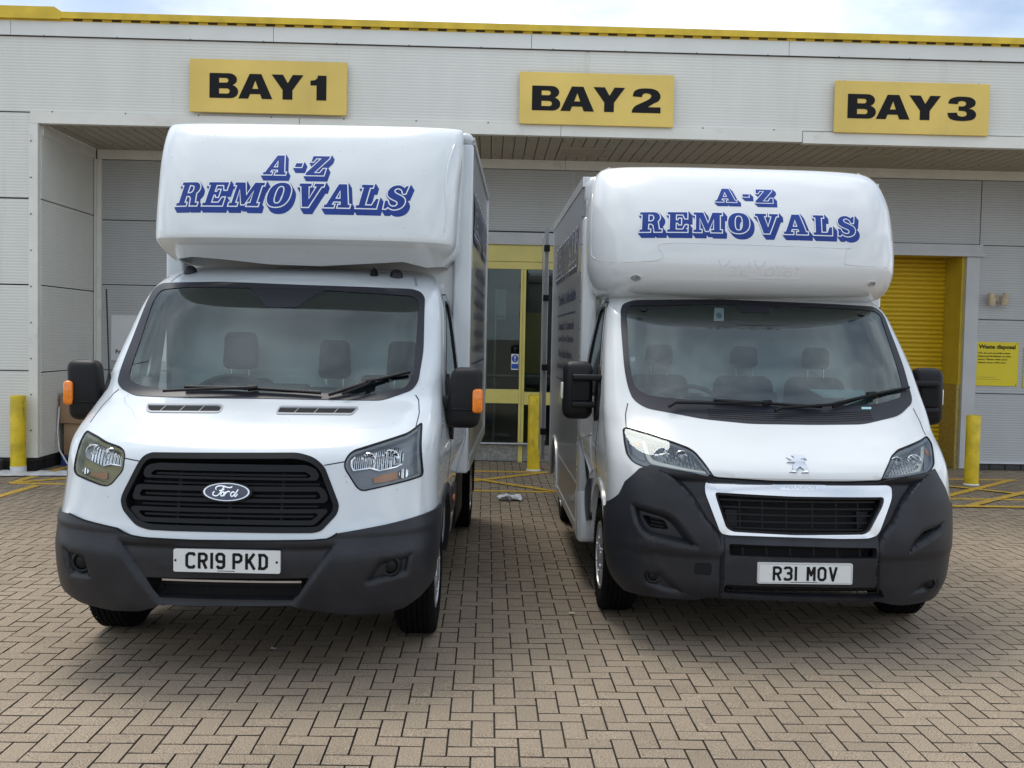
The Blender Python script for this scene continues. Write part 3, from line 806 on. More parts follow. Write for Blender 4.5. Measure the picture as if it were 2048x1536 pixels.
ranked = sorted([(in_view(x, y), n) for n, (x, y, o) in enumerate(bricks) if in_view(x, y) and not under_van(x, y)])
near = set(n for _, n in ranked[:300])
tones = []
def brick_mesh(o, q):
    rr = random.Random(100 + q)
    v, f = brick_geo(*((.1, .05) if o == 0 else (.05, .1)), (rr.uniform(-.012, .012), rr.uniform(-.012, .012)), rr.uniform(-.0012, .0012))
    me = bpy.data.meshes.new('brick')
    me.from_pydata(v, [], f)
    me.materials.append(M['paver']); me.materials.append(M['sand'])
    me.polygons.foreach_set('material_index', [0] + [1] * 8)
    a = me.attributes.new('tone', 'FLOAT', 'POINT')
    a.data.foreach_set('value', [rr.uniform(.92, 1.06)] * len(v))
    return me
variants = [[brick_mesh(o, q + 20 * o) for q in range(14)] for o in (0, 1)]
sv, sf, st = [], [], []
for n, (x, y, o) in enumerate(bricks):
    if n in near:
        b = bpy.data.objects.new('brick', variants[o][R.randrange(14)])
        b.location = (x, y, 0)
        COL.objects.link(b); b.parent = pav
    else:
        v, f = brick_geo(*((.1, .05) if o == 0 else (.05, .1)), (R.uniform(-.012, .012), R.uniform(-.012, .012)), R.uniform(-.0012, .0012))
        b0 = len(sv)
        sv += [(p[0] + x, p[1] + y, p[2]) for p in v]
        sf += [tuple(q + b0 for q in t) for t in f]
        st += [R.uniform(.92, 1.06)] * len(v)
o = mesh_obj('bricks', sv, sf, None, pav, None, [M['paver'], M['sand']], ([0] + [1] * 8) * (len(sf) // 9))
o['kind'] = 'stuff'
o.data.attributes.new('tone', 'FLOAT', 'POINT').data.foreach_set('value', st)

def marking(name, loops, label):
    o = patch(name, loops, Ground(.0055), M['line'], None, thick=.003, density=False, smooth=None)
    return tag(o, label, 'road marking', kind='structure')
def seg(a, b, w=.09): return stroke([a, b], w)[0]
marks = [('hatch', [(-5.2, 11.62), (6.9, 11.62)]), ('hatch', [(-.3, 13.35), (6.9, 13.35)]), ('hatch', [(-5.2, 13.25), (-.4, 13.35)])]
bx = [-5.25 + 1.9 * k for k in range(8)]
lines = [((-5.25, 11.6), (6.9, 11.6)), ((-5.25, 13.3), (6.9, 13.3)), ((-5.25, 11.6), (-5.2, 13.3)), ((-4.97, 10.2), (-4.9, 11.45))]
lines += [((x, 11.6), (x + 1.7, 13.3)) for x in [-5.25, -3.0, -.9, 1.2, 3.0, 5.15]]
lines += [((x, 13.3), (x + 1.7, 11.6)) for x in [-4.4, -2.2, -.9, 1.2, 3.0, 5.0]]
lines += [((5.0, 11.0), (6.9, 11.02)), ((5.2, 11.0), (6.9, 12.6))]
for n, (a, b) in enumerate(lines):
    o = patch('painted_line', [seg(a, b)], Ground(.0055 + .0006 * n), M['line'], None, thick=.004, density=False, smooth=None)
    if n == 0: hatch = o; tag(o, 'yellow cross hatched keep clear marking painted before the bays', 'road marking', kind='structure'); o.name = 'road_marking'
    else: o.parent = hatch
# ------------------------------------------------------------------ the warehouse building
FY, BY = 12.6, 14.4                   # front face of the parapet wall, back wall of the loading recess
SOF = 4.165
bld = empty('warehouse_building', (0, FY, 0))
bld.location = (0, 0, 0)
tag(bld, 'grey ribbed metal warehouse with yellow coping and three numbered loading bays', 'building')
def part(name, x0, x1, y0, y1, z0, z1, m, parent=bld, bevel=0.0): return box_obj(name, x0, x1, y0, y1, z0, z1, M[m], parent, bevel)

# front wall beside the bays
for a, b in ((.16, 1.21), (1.214, 2.238), (2.246, 3.262), (3.272, 4.28)):
    part('wall_panel', -10, -5.475, FY, FY + .08, a + .004, b - .006, 'clad')
part('wall_core', -10, -5.40, FY + .03, FY + .3, .12, 4.28, 'joint')
# fascia above the bays: two long ribbed panels with a joint strip
part('fascia_panel', -10, 1.115, FY, FY + .08, 4.29, 5.168, 'clad')
part('fascia_panel', 1.155, 10.5, FY, FY + .08, 4.29, 5.168, 'clad')
part('joint_strip', 1.113, 1.157, FY + .012, FY + .06, 4.29, 5.168, 'trim')
part('fascia_core', -10, 10.5, FY + .05, FY + .3, 4.18, 5.33, 'joint')
for n, (a, b) in enumerate([(-10, -5.69), (-5.684, -2.609), (-2.603, .456), (.462, 3.552), (3.558, 6.62), (6.626, 10.5)]):
    part('parapet_panel', a, b, FY - .03, FY + .05, 5.176, 5.345, 'band')
part('drip_joint', -10, 10.5, FY - .012, FY + .05, 5.166, 5.178, 'joint')  # dark joint strip between the parapet panels and the ribbed fascia
# yellow coping with the open ends of the roof sheets under it
cp = MB()
cp.box(-5.10, 10.5, FY - .07, FY + .35, 5.385, 5.448).box(-5.10, 10.5, FY - .075, FY - .055, 5.372, 5.445)
cp.build('coping', M['coping'], bld)
st = MB().box(-10, -5.16, FY - .08, FY + .35, 5.36, 5.50)
st.add([(-5.16, FY - .08, 5.36), (-5.16, FY + .35, 5.36), (-5.16, FY + .35, 5.50), (-5.16, FY - .08, 5.50), (-5.09, FY - .08, 5.36), (-5.09, FY + .35, 5.36), (-5.09, FY + .35, 5.455), (-5.09, FY - .08, 5.455)],
       [(0, 1, 5, 4), (3, 2, 6, 7), (0, 4, 7, 3), (1, 2, 6, 5), (4, 5, 6, 7)])
st.build('coping', M['coping'], bld)
part('coping_filler', -10, 10.5, FY - .035, FY + .3, 5.345, 5.386, 'coping')
gap = None
for k in range(68):
    x = -4.9 + k * .226
    if gap is None: gap = part('roof_sheet_gap', -.055, .055, FY - .0385, FY - .03, 5.350, 5.380, 'gapbrown'); gap.location.x = x
    else: share(gap, bld, (x, 0, 0))
bolt = None
for k in range(34):
    x = -5.0 + k * .452
    if bolt is None: bolt = MB().lathe([(.0, 5.458), (.012, 5.455), (.014, 5.447)], 8, 'z', (0, FY - .03, 0)).build('coping_screw', M['rivet'], bld); bolt.location.x = x
    else: share(bolt, bld, (x, 0, 0))
# opening trims
for a, b in ((-5.46, -2.290), (-2.284, .83), (.836, 3.745)): part('header_trim', a, b, FY - .035, FY + .06, 4.150, 4.283, 'trim')
part('header_trim', 3.752, 10.5, FY - .047, FY + .06, 4.135, 4.272, 'trim')
part('jamb_trim', -5.478, -5.372, FY - .032, FY + .06, .17, 4.149, 'trim')
part('plinth', -10, -5.42, FY + .04, FY + .25, -.02, .155, 'dark')
rv = None
for x, z in [(-5.45, k * .43 + .5) for k in range(9)] + [(-5.2 + k * .86, 4.287) for k in range(17)] + [(-5.3 + k * .86, 5.172) for k in range(17)]:
    if rv is None: rv = MB().lathe([(.0, -.010), (.007, -.008), (.010, 0)], 8, 'y', (0, FY - .034, 0)).build('rivet', M['rivet'], bld); rv.location = (x, 0, z)
    else: share(rv, bld, (x, 0, z))
# return wall on the left of the recess
for a, b in ((.17, 1.19), (1.198, 2.236), (2.244, 3.262), (3.27, SOF - .02)):
    part('return_panel', -5.42, -5.366, FY + .062, BY - .05, a + .003, b - .003, 'clad_side')
part('return_core', -5.6, -5.40, FY + .3, BY + .3, .12, SOF, 'joint')
part('plinth', -5.6, -5.40, FY + .26, BY + .3, -.02, .118, 'dark')
part('return_trim', -5.372, -5.352, FY + .09, BY - .04, 4.03, SOF - .003, 'trim')
part('corner_trim', -5.364, -5.285, BY - .03, BY + .02, .05, 4.035, 'trim')
part('corner_trim', -5.355, -5.338, BY - .10, BY - .031, .05, 4.028, 'trim')
# soffit boards, each a plank with a lipped edge
sl = None
for k in range(104):
    x = -5.36 + .145 * k
    if sl is None:
        sl = MB().box(.003, .135, FY + .062, BY - .002, SOF, SOF + .02).box(.135, .142, FY + .062, BY - .002, SOF + .012, SOF + .02).build('soffit_board', M['soffit'], bld)
        sl.location.x = x
    else: share(sl, bld, (x, 0, 0))
part('soffit_core', -5.40, 10.5, FY + .31, BY + .3, SOF + .022, SOF + .2, 'dark')
for a, b in ((-5.335, -2.1), (-2.096, 1.02), (1.024, 4.1), (4.104, 10.5)): part('soffit_trim', a, b, BY - .045, BY + .02, 4.038, SOF - .002, 'trim')
for x in (-1.2, .88, 4.75):
    fr = MB().box(x, x + .62, 13.36, 13.40, SOF - .014, SOF - .001).box(x, x + .62, 13.94, 13.98, SOF - .014, SOF - .001).box(x, x + .04, 13.40, 13.94, SOF - .014, SOF - .001).box(x + .58, x + .62, 13.40, 13.94, SOF - .014, SOF - .001)
    f = fr.build('soffit_vent', M['soffit'], bld)
    for q in range(9): part('vent_blade', x + .04, x + .58, 13.415 + q * .058, 13.45 + q * .058, SOF - .010, SOF - .004, 'soffit', f)
sc_ = None
for k in range(120):
    x, y = -5.2 + (k // 2) * .21, (12.95, 13.95)[k % 2]
    if sc_ is None: sc_ = MB().lathe([(0, SOF - .008), (.009, SOF - .006), (.011, SOF)], 7, 'z', (0, 0, 0)).build('soffit_screw', M['rivet'], bld); sc_.location = (x, y, 0)
    else: share(sc_, bld, (x, y, 0))
# back wall
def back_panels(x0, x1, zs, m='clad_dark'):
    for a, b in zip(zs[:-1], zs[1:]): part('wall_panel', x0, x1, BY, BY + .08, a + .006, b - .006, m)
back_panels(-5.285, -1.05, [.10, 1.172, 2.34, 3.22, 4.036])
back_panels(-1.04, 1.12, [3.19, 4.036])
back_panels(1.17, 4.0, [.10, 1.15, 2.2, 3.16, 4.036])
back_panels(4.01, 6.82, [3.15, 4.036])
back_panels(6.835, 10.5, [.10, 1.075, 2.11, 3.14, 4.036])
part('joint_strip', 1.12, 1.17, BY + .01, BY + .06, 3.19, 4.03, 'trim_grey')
part('wall_core', -5.6, -1.1, BY + .05, BY + .30, 0, 4.18, 'joint')
part('wall_core', -1.0, 1.1, BY + .05, BY + .30, 3.19, 4.18, 'joint')
part('wall_core', 1.12, 4.0, BY + .05, BY + .30, 0, 4.18, 'joint')
part('wall_core', 4.0, 6.8, BY + .05, BY + .30, 3.15, 4.18, 'joint')
part('wall_core', 6.84, 10.5, BY + .05, BY + .30, 0, 4.18, 'joint')
for k in range(24):
    x = 6.86 + k * .225
    if k == 0: pb = part('plinth_brick', .005, .215, BY - .012, BY + .06, .008, .092, 'plinth'); pb.location.x = x
    else: share(pb, bld, (x, 0, 0))
part('base_flashing', 6.83, 10.5, BY - .035, BY + .02, .095, .108, 'white')
# glazed entrance between the vans
gx0, gx1 = -1.0, 1.1
ent = part('entrance_header', gx0, gx1, BY - .02, BY + .10, 2.775, 3.005, 'frame'); ent.name = 'entrance'
part('header_flashing', -1.1, 1.2, BY - .05, BY + .05, 3.012, 3.168, 'trim_grey')
part('header_lip', -1.1, 1.2, BY - .07, BY - .045, 3.004, 3.022, 'trim_grey')
def rail(n, x0, x1, z0, z1, dy=0.0): return part(n, x0, x1, BY + .0 + dy, BY + .07, z0, z1, 'frame', ent)
rail('top_rail', gx0, gx1, 2.672, 2.772)
for x0, x1 in ((-1.0, -.93), (-.52, -.45), (1.03, 1.1)): rail('stile', x0, x1, 0.0, 2.669, .003)
rail('stile', .447, .478, 0.235, 2.669, -.006); rail('stile', .482, .52, .235, 2.669, .004)
rail('stile', .45, .515, 0.0, .23, .002)
rail('middle_rail', -.45, .445, .815, 1.008, -.004); rail('middle_rail', .522, 1.03, .80, .975, -.006); rail('middle_rail', -.93, -.522, .815, 1.008, -.004)
for x0, x1 in ((-.93, -.52), (-.45, .447), (.52, 1.03)):
    part('pane', x0, x1, BY + .036, BY + .042, 1.0, 2.68, 'pane', ent)
    part('pane', x0, x1, BY + .036, BY + .042, .235, .82, 'pane', ent)
    part('kick_plate', x0 + .002, x1 - .002, BY + .012, BY + .03, .012, .235, 'tread', ent)
MB().tube([(-.9, BY - .05, .255), (.62, BY - .05, .255)], .022).build('bump_rail', M['steel'], ent, 50)
MB().tube([(-.44, BY + .22, 1.19), (.9, BY + .22, 1.19)], .022).tube([(.11, BY + .22, .05), (.11, BY + .22, 2.35)], .02).build('inner_rail', M['steel'], ent, 50)
# the lobby behind the glass
lob = MB().box(-1.3, 1.5, 17.0, 17.1, 0, 3).box(-1.4, -1.3, BY + .3, 17, 0, 3).box(1.5, 1.6, BY + .3, 17, 0, 3).box(-1.4, 1.6, BY + .12, 17, 2.95, 3.05).box(-1.4, 1.6, BY + .08, 17, -.006, .004)
lob.build('lobby', M['room'], bld)
db = part('display_board', -.36, .0, 15.6, 15.66, .85, 2.25, 'white', bld)
part('display_board_face', -.31, -.05, 15.594, 15.599, .95, 2.05, 'room', db)
part('red_cabinet', -.55, -.08, 15.9, 16.05, 2.35, 2.6, 'redbox', bld)
part('notice', .10, .27, 15.7, 15.71, 2.0, 2.45, 'white', bld)
text_on('notice_lettering', 'A16', Flat(15.698), (.13, 2.02, .24, 2.07), M['black'], bld)
part('shelf_edge', .55, .85, 15.4, 15.43, 1.2, 2.1, 'reveal', bld)
# roller door with recess
RD = 14.95
rd = empty('roller_door'); rd.parent = bld
MB().box(4.15, 6.6, RD + .02, RD + .05, 0, 3.02).build('door_backing', M['shutter'], rd)
slat = None
for k in range(46):
    z = .02 + .0645 * k
    if slat is None:
        pr = [(RD + .018, 0), (RD + .004, .006), (RD - .010, .018), (RD - .014, .032), (RD - .008, .047), (RD + .004, .056), (RD + .018, .060)]
        v = [(x, y, zz) for x in (4.15, 6.6) for y, zz in pr]
        nn = len(pr)
        slat = mesh_obj('slat', v, [(i, i + 1, nn + i + 1, nn + i) for i in range(nn - 1)], M['shutter'], rd, 60)
        slat.location.z = z
    else: share(slat, rd, (0, 0, z))
part('reveal_lining', 6.602, 6.66, BY + .02, RD + .05, 1.19, 2.985, 'reveal', rd)
part('reveal_lining', 4.09, 4.148, BY + .02, RD + .05, 1.19, 2.985, 'reveal', rd)
part('tread_lining', 6.590, 6.66, BY + .02, RD + .05, .0, 1.188, 'tread_y', rd)
part('tread_lining', 4.09, 4.16, BY + .02, RD + .05, .0, 1.188, 'tread_y', rd)
part('head_lining', 4.09, 6.66, BY + .02, RD + .05, 2.99, 3.04, 'reveal', rd)
part('jamb_trim', 6.645, 6.832, BY - .035, BY + .02, .02, 2.975, 'trim_grey', rd)
part('jamb_trim', 3.95, 4.10, BY - .035, BY + .02, .02, 2.975, 'trim_grey', rd)
part('head_trim', 3.95, 6.86, BY - .04, BY + .02, 2.978, 3.142, 'trim_grey', rd)
part('head_lip', 3.95, 6.88, BY - .075, BY - .041, 2.978, 3.03, 'trim_grey', rd)

# ------------------------------------------------------------------ lettering shapes
def arc(cx, cy, rx, ry, a0, a1, n=8):
    return [(cx + rx * math.cos(rad(a0 + (a1 - a0) * k / n)), cy + ry * math.sin(rad(a0 + (a1 - a0) * k / n))) for k in range(n + 1)]
def spine(pts, n=5):
    """smooth curve through points"""
    P = [Vector(p) for p in pts]
    out = []
    for i in range(len(P) - 1):
        a, b, c, d = P[max(i - 1, 0)], P[i], P[i + 1], P[min(i + 2, len(P) - 1)]
        for k in range(n):
            t = k / n
            q = .5 * ((2 * b) + (c - a) * t + (2 * a - 5 * b + 4 * c - d) * t * t + (3 * b - a - 3 * c + d) * t ** 3)
            out.append((q.x, q.y))
    return out + [tuple(P[-1])]
# heavy extended sans for the bay signs; each entry: width, list of shapes (outline + holes)
WIDE = {
 'B': (1.10, [[[(0, 0), (0, 1)] + arc(.74, .755, .29, .245, 90, -60) + [(.87, .515)] + arc(.78, .27, .30, .27, 65, -90), [(.36, .18), (.36, .39), (.66, .39)] + arc(.66, .285, .10, .105, 90, -90, 6), [(.36, .62), (.36, .81), (.62, .81)] + arc(.62, .715, .09, .095, 90, -90, 6)]]),
 'A': (1.26, [[[(0, 0), (.42, 1), (.86, 1), (1.28, 0), (.89, 0), (.82, .19), (.44, .19), (.37, 0)], [(.52, .40), (.75, .40), (.635, .74)]]]),
 'Y': (1.16, [[[(0, 1), (.43, 1), (.615, .66), (.80, 1), (1.2, 1), (.79, .38), (.79, 0), (.42, 0), (.42, .38)]]]),
 '1': (.66, [[[(0, .60), (0, .79), (.16, .81), (.25, .88), (.28, 1), (.60, 1), (.60, 0), (.23, 0), (.23, .60)]]]),
 '2': (1.10, [[[(.0, .0), (1.10, 0), (1.10, .24), (.62, .24)] + spine([(.62, .24), (.82, .38), (1.02, .50), (1.09, .68), (1.0, .88), (.80, .98), (.54, 1.0), (.26, .97), (.08, .86), (.03, .66)], 4)[1:] + [(.38, .64)] + spine([(.38, .64), (.42, .76), (.55, .80), (.70, .76), (.73, .66), (.62, .54), (.40, .42), (.14, .28), (.02, .12)], 4)[1:]]]),
 '3': (1.10, [[spine([(.02, .70), (.08, .88), (.30, .98), (.56, 1.0), (.86, .97), (1.04, .84), (1.04, .66), (.90, .55), (.80, .52)], 4) + spine([(.80, .52), (.98, .46), (1.09, .32), (1.06, .15), (.90, .04), (.56, 0), (.24, .03), (.06, .13), (.0, .32)], 4)[1:] + [(.36, .34)] + spine([(.36, .34), (.41, .22), (.56, .18), (.70, .22), (.74, .31), (.66, .40), (.42, .42)], 4)[1:] + [(.42, .60)] + spine([(.42, .60), (.62, .61), (.70, .70), (.66, .79), (.54, .82), (.42, .79), (.38, .69)], 4)[1:]]]),
 ' ': (.34, [])}
# bold slab italics for the van lettering
SLAB = {
 'R': (.95, [[(0, 0), (0, .14), (.10, .14), (.10, .86), (0, .86), (0, 1), (.58, 1)] + arc(.60, .73, .28, .27, 90, -50, 8) + [(.80, .44), (.85, .14), (.97, .14), (.97, 0), (.64, 0), (.59, .32), (.50, .40), (.38, .40), (.38, .14), (.48, .14), (.48, 0)], [(.38, .54), (.38, .86), (.50, .86)] + arc(.50, .70, .11, .16, 90, -90, 6)]),
 'E': (.90, [[(0, 0), (0, .14), (.10, .14), (.10, .86), (0, .86), (0, 1), (.88, 1), (.88, .66), (.76, .66), (.68, .86), (.38, .86), (.38, .59), (.46, .59), (.50, .68), (.61, .68), (.61, .36), (.50, .36), (.46, .45), (.38, .45), (.38, .14), (.68, .14), (.78, .36), (.90, .36), (.90, 0)]]),
 'M': (1.28, [[(0, 0), (0, .14), (.10, .14), (.10, .86), (0, .86), (0, 1), (.44, 1), (.64, .46), (.84, 1), (1.28, 1), (1.28, .86), (1.18, .86), (1.18, .14), (1.28, .14), (1.28, 0), (.78, 0), (.78, .14), (.90, .14), (.90, .66), (.68, .06), (.54, .06), (.28, .70), (.28, .14), (.38, .14), (.38, 0)]]),
 'O': (.98, [ellipse(.49, .5, .49, .52, 30, 2.3), ellipse(.49, .5, .17, .36, 22, 2.6)]),
 'V': (1.05, [[(0, 1), (.52, 1), (.52, .86), (.42, .86), (.58, .34), (.74, .86), (.63, .86), (.63, 1), (1.05, 1), (1.05, .86), (.96, .86), (.66, 0), (.38, 0), (.09, .86), (0, .86)]]),
 'A': (1.10, [[(0, 0), (0, .14), (.08, .14), (.36, 1), (.72, 1), (1.01, .14), (1.10, .14), (1.10, 0), (.58, 0), (.58, .14), (.68, .14), (.65, .25), (.37, .25), (.33, .14), (.44, .14), (.44, 0)], [(.41, .39), (.60, .39), (.505, .72)]]),
 'L': (.88, [[(0, 0), (0, .14), (.10, .14), (.10, .86), (0, .86), (0, 1), (.50, 1), (.50, .86), (.38, .86), (.38, .14), (.64, .14), (.75, .42), (.88, .42), (.88, 0)]]),
 'S': (.88, [spine([(.80, .66), (.68, .66), (.60, .80), (.46, .87), (.34, .84), (.31, .76), (.40, .67), (.62, .58), (.80, .47), (.87, .31), (.82, .13), (.68, .02), (.48, -.02), (.32, .02), (.22, .08)], 4) + [(.16, .0), (.04, .0), (.02, .36), (.15, .36)] + spine([(.15, .36), (.24, .20), (.40, .12), (.53, .15), (.57, .24), (.50, .33), (.28, .42), (.10, .53), (.03, .70), (.09, .88), (.24, .99), (.44, 1.02), (.58, .98), (.68, .92)], 4)[1:] + [(.74, 1.0), (.85, 1.0)]]),
 'Z': (.90, [[(0, 0), (0, .13), (.48, .86), (.26, .86), (.17, .68), (.05, .68), (.05, 1), (.88, 1), (.88, .87), (.40, .14), (.66, .14), (.76, .36), (.90, .36), (.90, 0)]]),
 '-': (.34, [[(0, .40), (.34, .40), (.34, .62), (0, .62)]])}

def slab_word(word, surf, x0, x1, z0, z1, parent, m_blue, m_white, gap=.24, shear=.22, sh=(.15, -.22), flip=1, name='lettering'):
    """blue slab letters with a white line and a blue block shadow laid on a surface"""
    h = z1 - z0
    total = sum(SLAB[c][0] for c in word) + gap * (len(word) - 1) + shear
    sx = (x1 - x0) / total
    x = 0.0
    for c in word:
        w, loops = SLAB[c]
        def place(lp, dx=0.0, dz=0.0): return [(x0 + flip * 0 + sx * (x + p[0] + shear * p[1] + dx), z0 + h * (p[1] + dz)) for p in lp]
        def grow(d):
            return [inset(place(lp), (-d if n == 0 else d)) for n, lp in enumerate(loops)]
        e1, e2 = .035 * h, .060 * h
        N, V, F, FM = 9, [], [], []
        def lay(lp, off, k):
            P, Q = patch('', lp, surf, None, off=off, thick=0, step=.06, edge=.025, raw=True)
            b0 = len(V); V.extend(P); F.extend(tuple(i + b0 for i in t) for t in Q); FM.extend([k] * len(Q))
        for k in range(N):
            dx, dz = sh[0] * (1 - k / N) * sx, sh[1] * (1 - k / N) * h
            lay([[(p[0] + dx, p[1] + dz) for p in q] for q in grow(e2)], .0010 + .0001 * k, 0)
        lay(grow(e1), .0023, 1)
        lay([inset(place(lp), (.012 * h if n == 0 else -.012 * h)) for n, lp in enumerate(loops)], .0028, 0)
        mesh_obj('letter', V, F, None, parent, None, [m_blue, m_white], FM)
        x += w + gap

def wide_word(word, surf, x0, x1, z0, z1, parent, m):
    total = sum(WIDE[c][0] for c in word) - .015 * (len(word) - 1)
    sx, h, x = (x1 - x0) / total, z1 - z0, 0.0
    for c in word:
        w, shapes = WIDE[c]
        for loops in shapes:
            patch('letter', [[(x0 + sx * (x + p[0]), z0 + h * p[1]) for p in lp] for lp in loops], surf, m, parent, off=.0, thick=.003, density=False, smooth=None)
        x += w - .015

# ------------------------------------------------------------------ signs and fittings
for word, bx0, bx1, z0, z1, tx0, tx1, tz, lab in (
    ('BAY 1', -3.572, -1.722, 4.318, 4.940, -3.339, -1.945, 4.487, 'faded yellow BAY 1 sign on the fascia over the left van'),
    ('BAY 2', .326, 2.171, 4.275, 4.890, .476, 2.014, 4.437, 'faded yellow BAY 2 sign on the fascia between the two vans'),
    ('BAY 3', 4.112, 5.985, 4.266, 4.884, 4.266, 5.828, 4.437, 'faded yellow BAY 3 sign on the fascia at the right')):
    s = MB().rbox(bx0, bx1, FY - .085, FY - .05, z0, z1, .004, 1).build('bay_sign', M['sign'])
    tag(s, lab, 'sign', 'numbered bay signs')
    wide_word(word, Flat(FY - .089), tx0, tx1, tz, tz + .290, s, M['black'])
    for x in (bx0 + .12, bx1 - .12):
        MB().box(x - .015, x + .015, FY - .05, FY - .002, z0 + .06, z1 + .012).build('bracket', M['steel'], s)
def bollard(x, y, h, r, lab):
    b = MB().lathe([(r, -.01), (r, h - .02), (r - .006, h - .006), (r - .02, h), (0, h + .003)], 28, 'z', (x, y, 0)).build('bollard', M['yellow'], None, 50)
    tag(b, lab, 'bollard', 'yellow bollards guarding the bays')
    MB().lathe([(r + .012, .0), (r + .012, .012), (r + .001, .02)], 24, 'z', (x, y, 0)).build('base_ring', M['trim'], b, 50)
    return b
b1 = bollard(-5.545, 12.44, .925, .088, 'yellow steel bollard at the left corner of the building')
bollard(6.08, 12.80, .875, .086, 'yellow steel bollard beside the roller door on the right')
bollard(.63, 13.5, .985, .083, 'yellow steel bollard in front of the glazed entrance between the vans')
MB().lathe([(.091, .0), (.094, .03), (.091, .05), (.093, .07), (.0905, .085)], 24, 'z', (-5.545, 12.44, 0)).build('tape_wrap', M['film'], b1, 60)

def board(name, x0, x1, z0, z1, m, lab, cat, y=BY):
    s = MB().rbox(x0, x1, y - .014, y - .002, z0, z1, .002, 1).build(name, M[m])
    return tag(s, lab, cat)
p = board('notice_board', 6.808, 7.432, 1.186, 1.80, 'poster', 'bright yellow waste disposal notice on the grey wall', 'sign')
F_ = Flat(BY - .016)
text_on('lettering', 'Waste disposal', F_, (6.865, 1.688, 7.385, 1.762), M['black'], p, bold=.028)
for k, t in enumerate(('We do not provide waste', 'disposal facilities at this', 'store. Please take your', 'refuse away with you.')):
    w = (.455, .465, .42, .40)[k]
    text_on('lettering', t, F_, (6.858, 1.628 - k * .044, 6.858 + w, 1.656 - k * .044), M['black'], p, bold=.02)
for k in range(2): MB().box(6.85, 7.12 + .07 * k, BY - .0155, BY - .0145, 1.302 - k * .03, 1.310 - k * .03).build('small_print', M['reveal'], p)
for x, z in ((6.83, 1.78), (7.41, 1.78), (6.83, 1.206), (7.41, 1.206)): MB().lathe([(0, -.004), (.007, -.003), (.009, 0)], 8, 'y', (x, BY - .014, z)).build('screw', M['rivet'], p)
board('notice_board', 7.51, 8.13, 1.17, 1.73, 'poster', 'yellow notice cut off by the right edge of the picture', 'sign')
p = board('white_sign', -5.155, -4.25, 1.30, 1.925, 'white', 'white sign on the recess wall half hidden by the left van', 'sign')
text_on('lettering', 'Fo', F_, (-5.09, 1.40, -5.01, 1.455), M['black'], p, bold=.015)
wl_ = MB().rbox(7.03, 7.12, BY - .05, BY - .002, 2.36, 2.46, .008, 2).build('wall_light', M['lampcream'], None, 40)
tag(wl_, 'small cream twin spotlight on the grey wall above the notice', 'light')
for x, t in ((6.99, -.02), (7.155, .03)):
    MB().tube([(x, BY - .09, 2.315), (x + t * .5, BY - .10, 2.40), (x + t, BY - .10, 2.475)], [.048, .046, .040], 14).build('lamp_head', M['lampcream'], wl_, 50)
    MB().tube([(x - .001, BY - .088, 2.306), (x, BY - .09, 2.314)], [.040, .042], 14).build('lens', M['white'], wl_, 50)
st_ = MB().rbox(.335, .44, BY + .028, BY + .034, 1.28, 1.50, .001, 1).build('safety_sticker', M['white'])
tag(st_, 'blue and white mandatory notice sticker on the entrance glass', 'sticker')
Fs = Flat(BY + .027)
patch('blue_disc', [ellipse(.3875, 1.435, .045, .052, 28)], Fs, M['bluesign'], st_, thick=.001, density=False, smooth=None)
patch('blue_strip', [[(.34, 1.295), (.435, 1.295), (.435, 1.362), (.34, 1.362)]], Fs, M['bluesign'], st_, thick=.001, density=False, smooth=None)
patch('exclamation_mark', [[(.382, 1.425), (.393, 1.425), (.398, 1.472), (.377, 1.472)]], Flat(BY + .026), M['white'], st_, thick=0, density=False, smooth=None)
patch('exclamation_dot', [ellipse(.3875, 1.41, .007, .008, 12)], Flat(BY + .026), M['white'], st_, thick=0, density=False, smooth=None)

# cartons on a crate in the left corner of the recess
cr = MB()
for z in (0.002, .10): cr.box(-5.32, -4.5, 13.12, 13.85, z, z + .03)
for x in (-5.32, -4.95, -4.55): cr.box(x, x + .05, 13.13, 13.84, .03, .10)
tag(cr.build('plastic_pallet', M['bluecrate']), 'dark blue plastic pallet under the wrapped cartons', 'pallet')
def carton(x0, x1, y0, y1, z0, z1, lab):
    c = MB().rbox(x0, x1, y0, y1, z0, z1, .012, 2).build('carton', M['card'], None, 40)
    tag(c, lab, 'carton', 'cartons stacked in the recess corner')
    MB().box((x0 + x1) / 2 - .03, (x0 + x1) / 2 + .03, y0 - .002, y1, z1 - .001, z1 + .001).box((x0 + x1) / 2 - .03, (x0 + x1) / 2 + .03, y0 - .002, y0, z0 + .3 * (z1 - z0), z1).build('tape', M['lampcream'], c)
    return c
carton(-5.30, -4.55, 13.15, 13.8, .132, .535, 'lower brown cardboard carton in stretch film on the blue pallet')
carton(-5.335, -4.52, 13.12, 13.83, .537, .915, 'upper brown cardboard carton topmost of the stack in the corner')
w_ = MB().tube([(-5.33, 13.10, .75), (-5.345, 13.08, .45), (-5.30, 13.02, .22), (-5.16, 12.92, .06), (-5.0, 12.85, .02)], .011, 8).build('loose_strap', M['film'], None, 50)
tag(w_, 'loose white strap hanging from the wrapped cartons to the ground', 'strap')
rr = random.Random(4)
v, f = [], []
nx, ny = 26, 5
for i in range(nx):
    for j in range(ny):
        t = i / (nx - 1)
        v.append((-5.74 + 1.15 * t + rr.uniform(-.01, .01), 12.28 + .10 * t + (.03 + .07 * (1 - .5 * t)) * (j - 2) + rr.uniform(-.008, .008), .012 + (rr.uniform(.004, .035) if 0 < j < ny - 1 else 0)))
for i in range(nx - 1):
    for j in range(ny - 1): f.append((i * ny + j, (i + 1) * ny + j, (i + 1) * ny + j + 1, i * ny + j + 1))
tag(mesh_obj('plastic_sheet', v, f, M['film'], None, 60), 'crumpled strip of pale plastic film on the ground by the left bollard', 'litter')
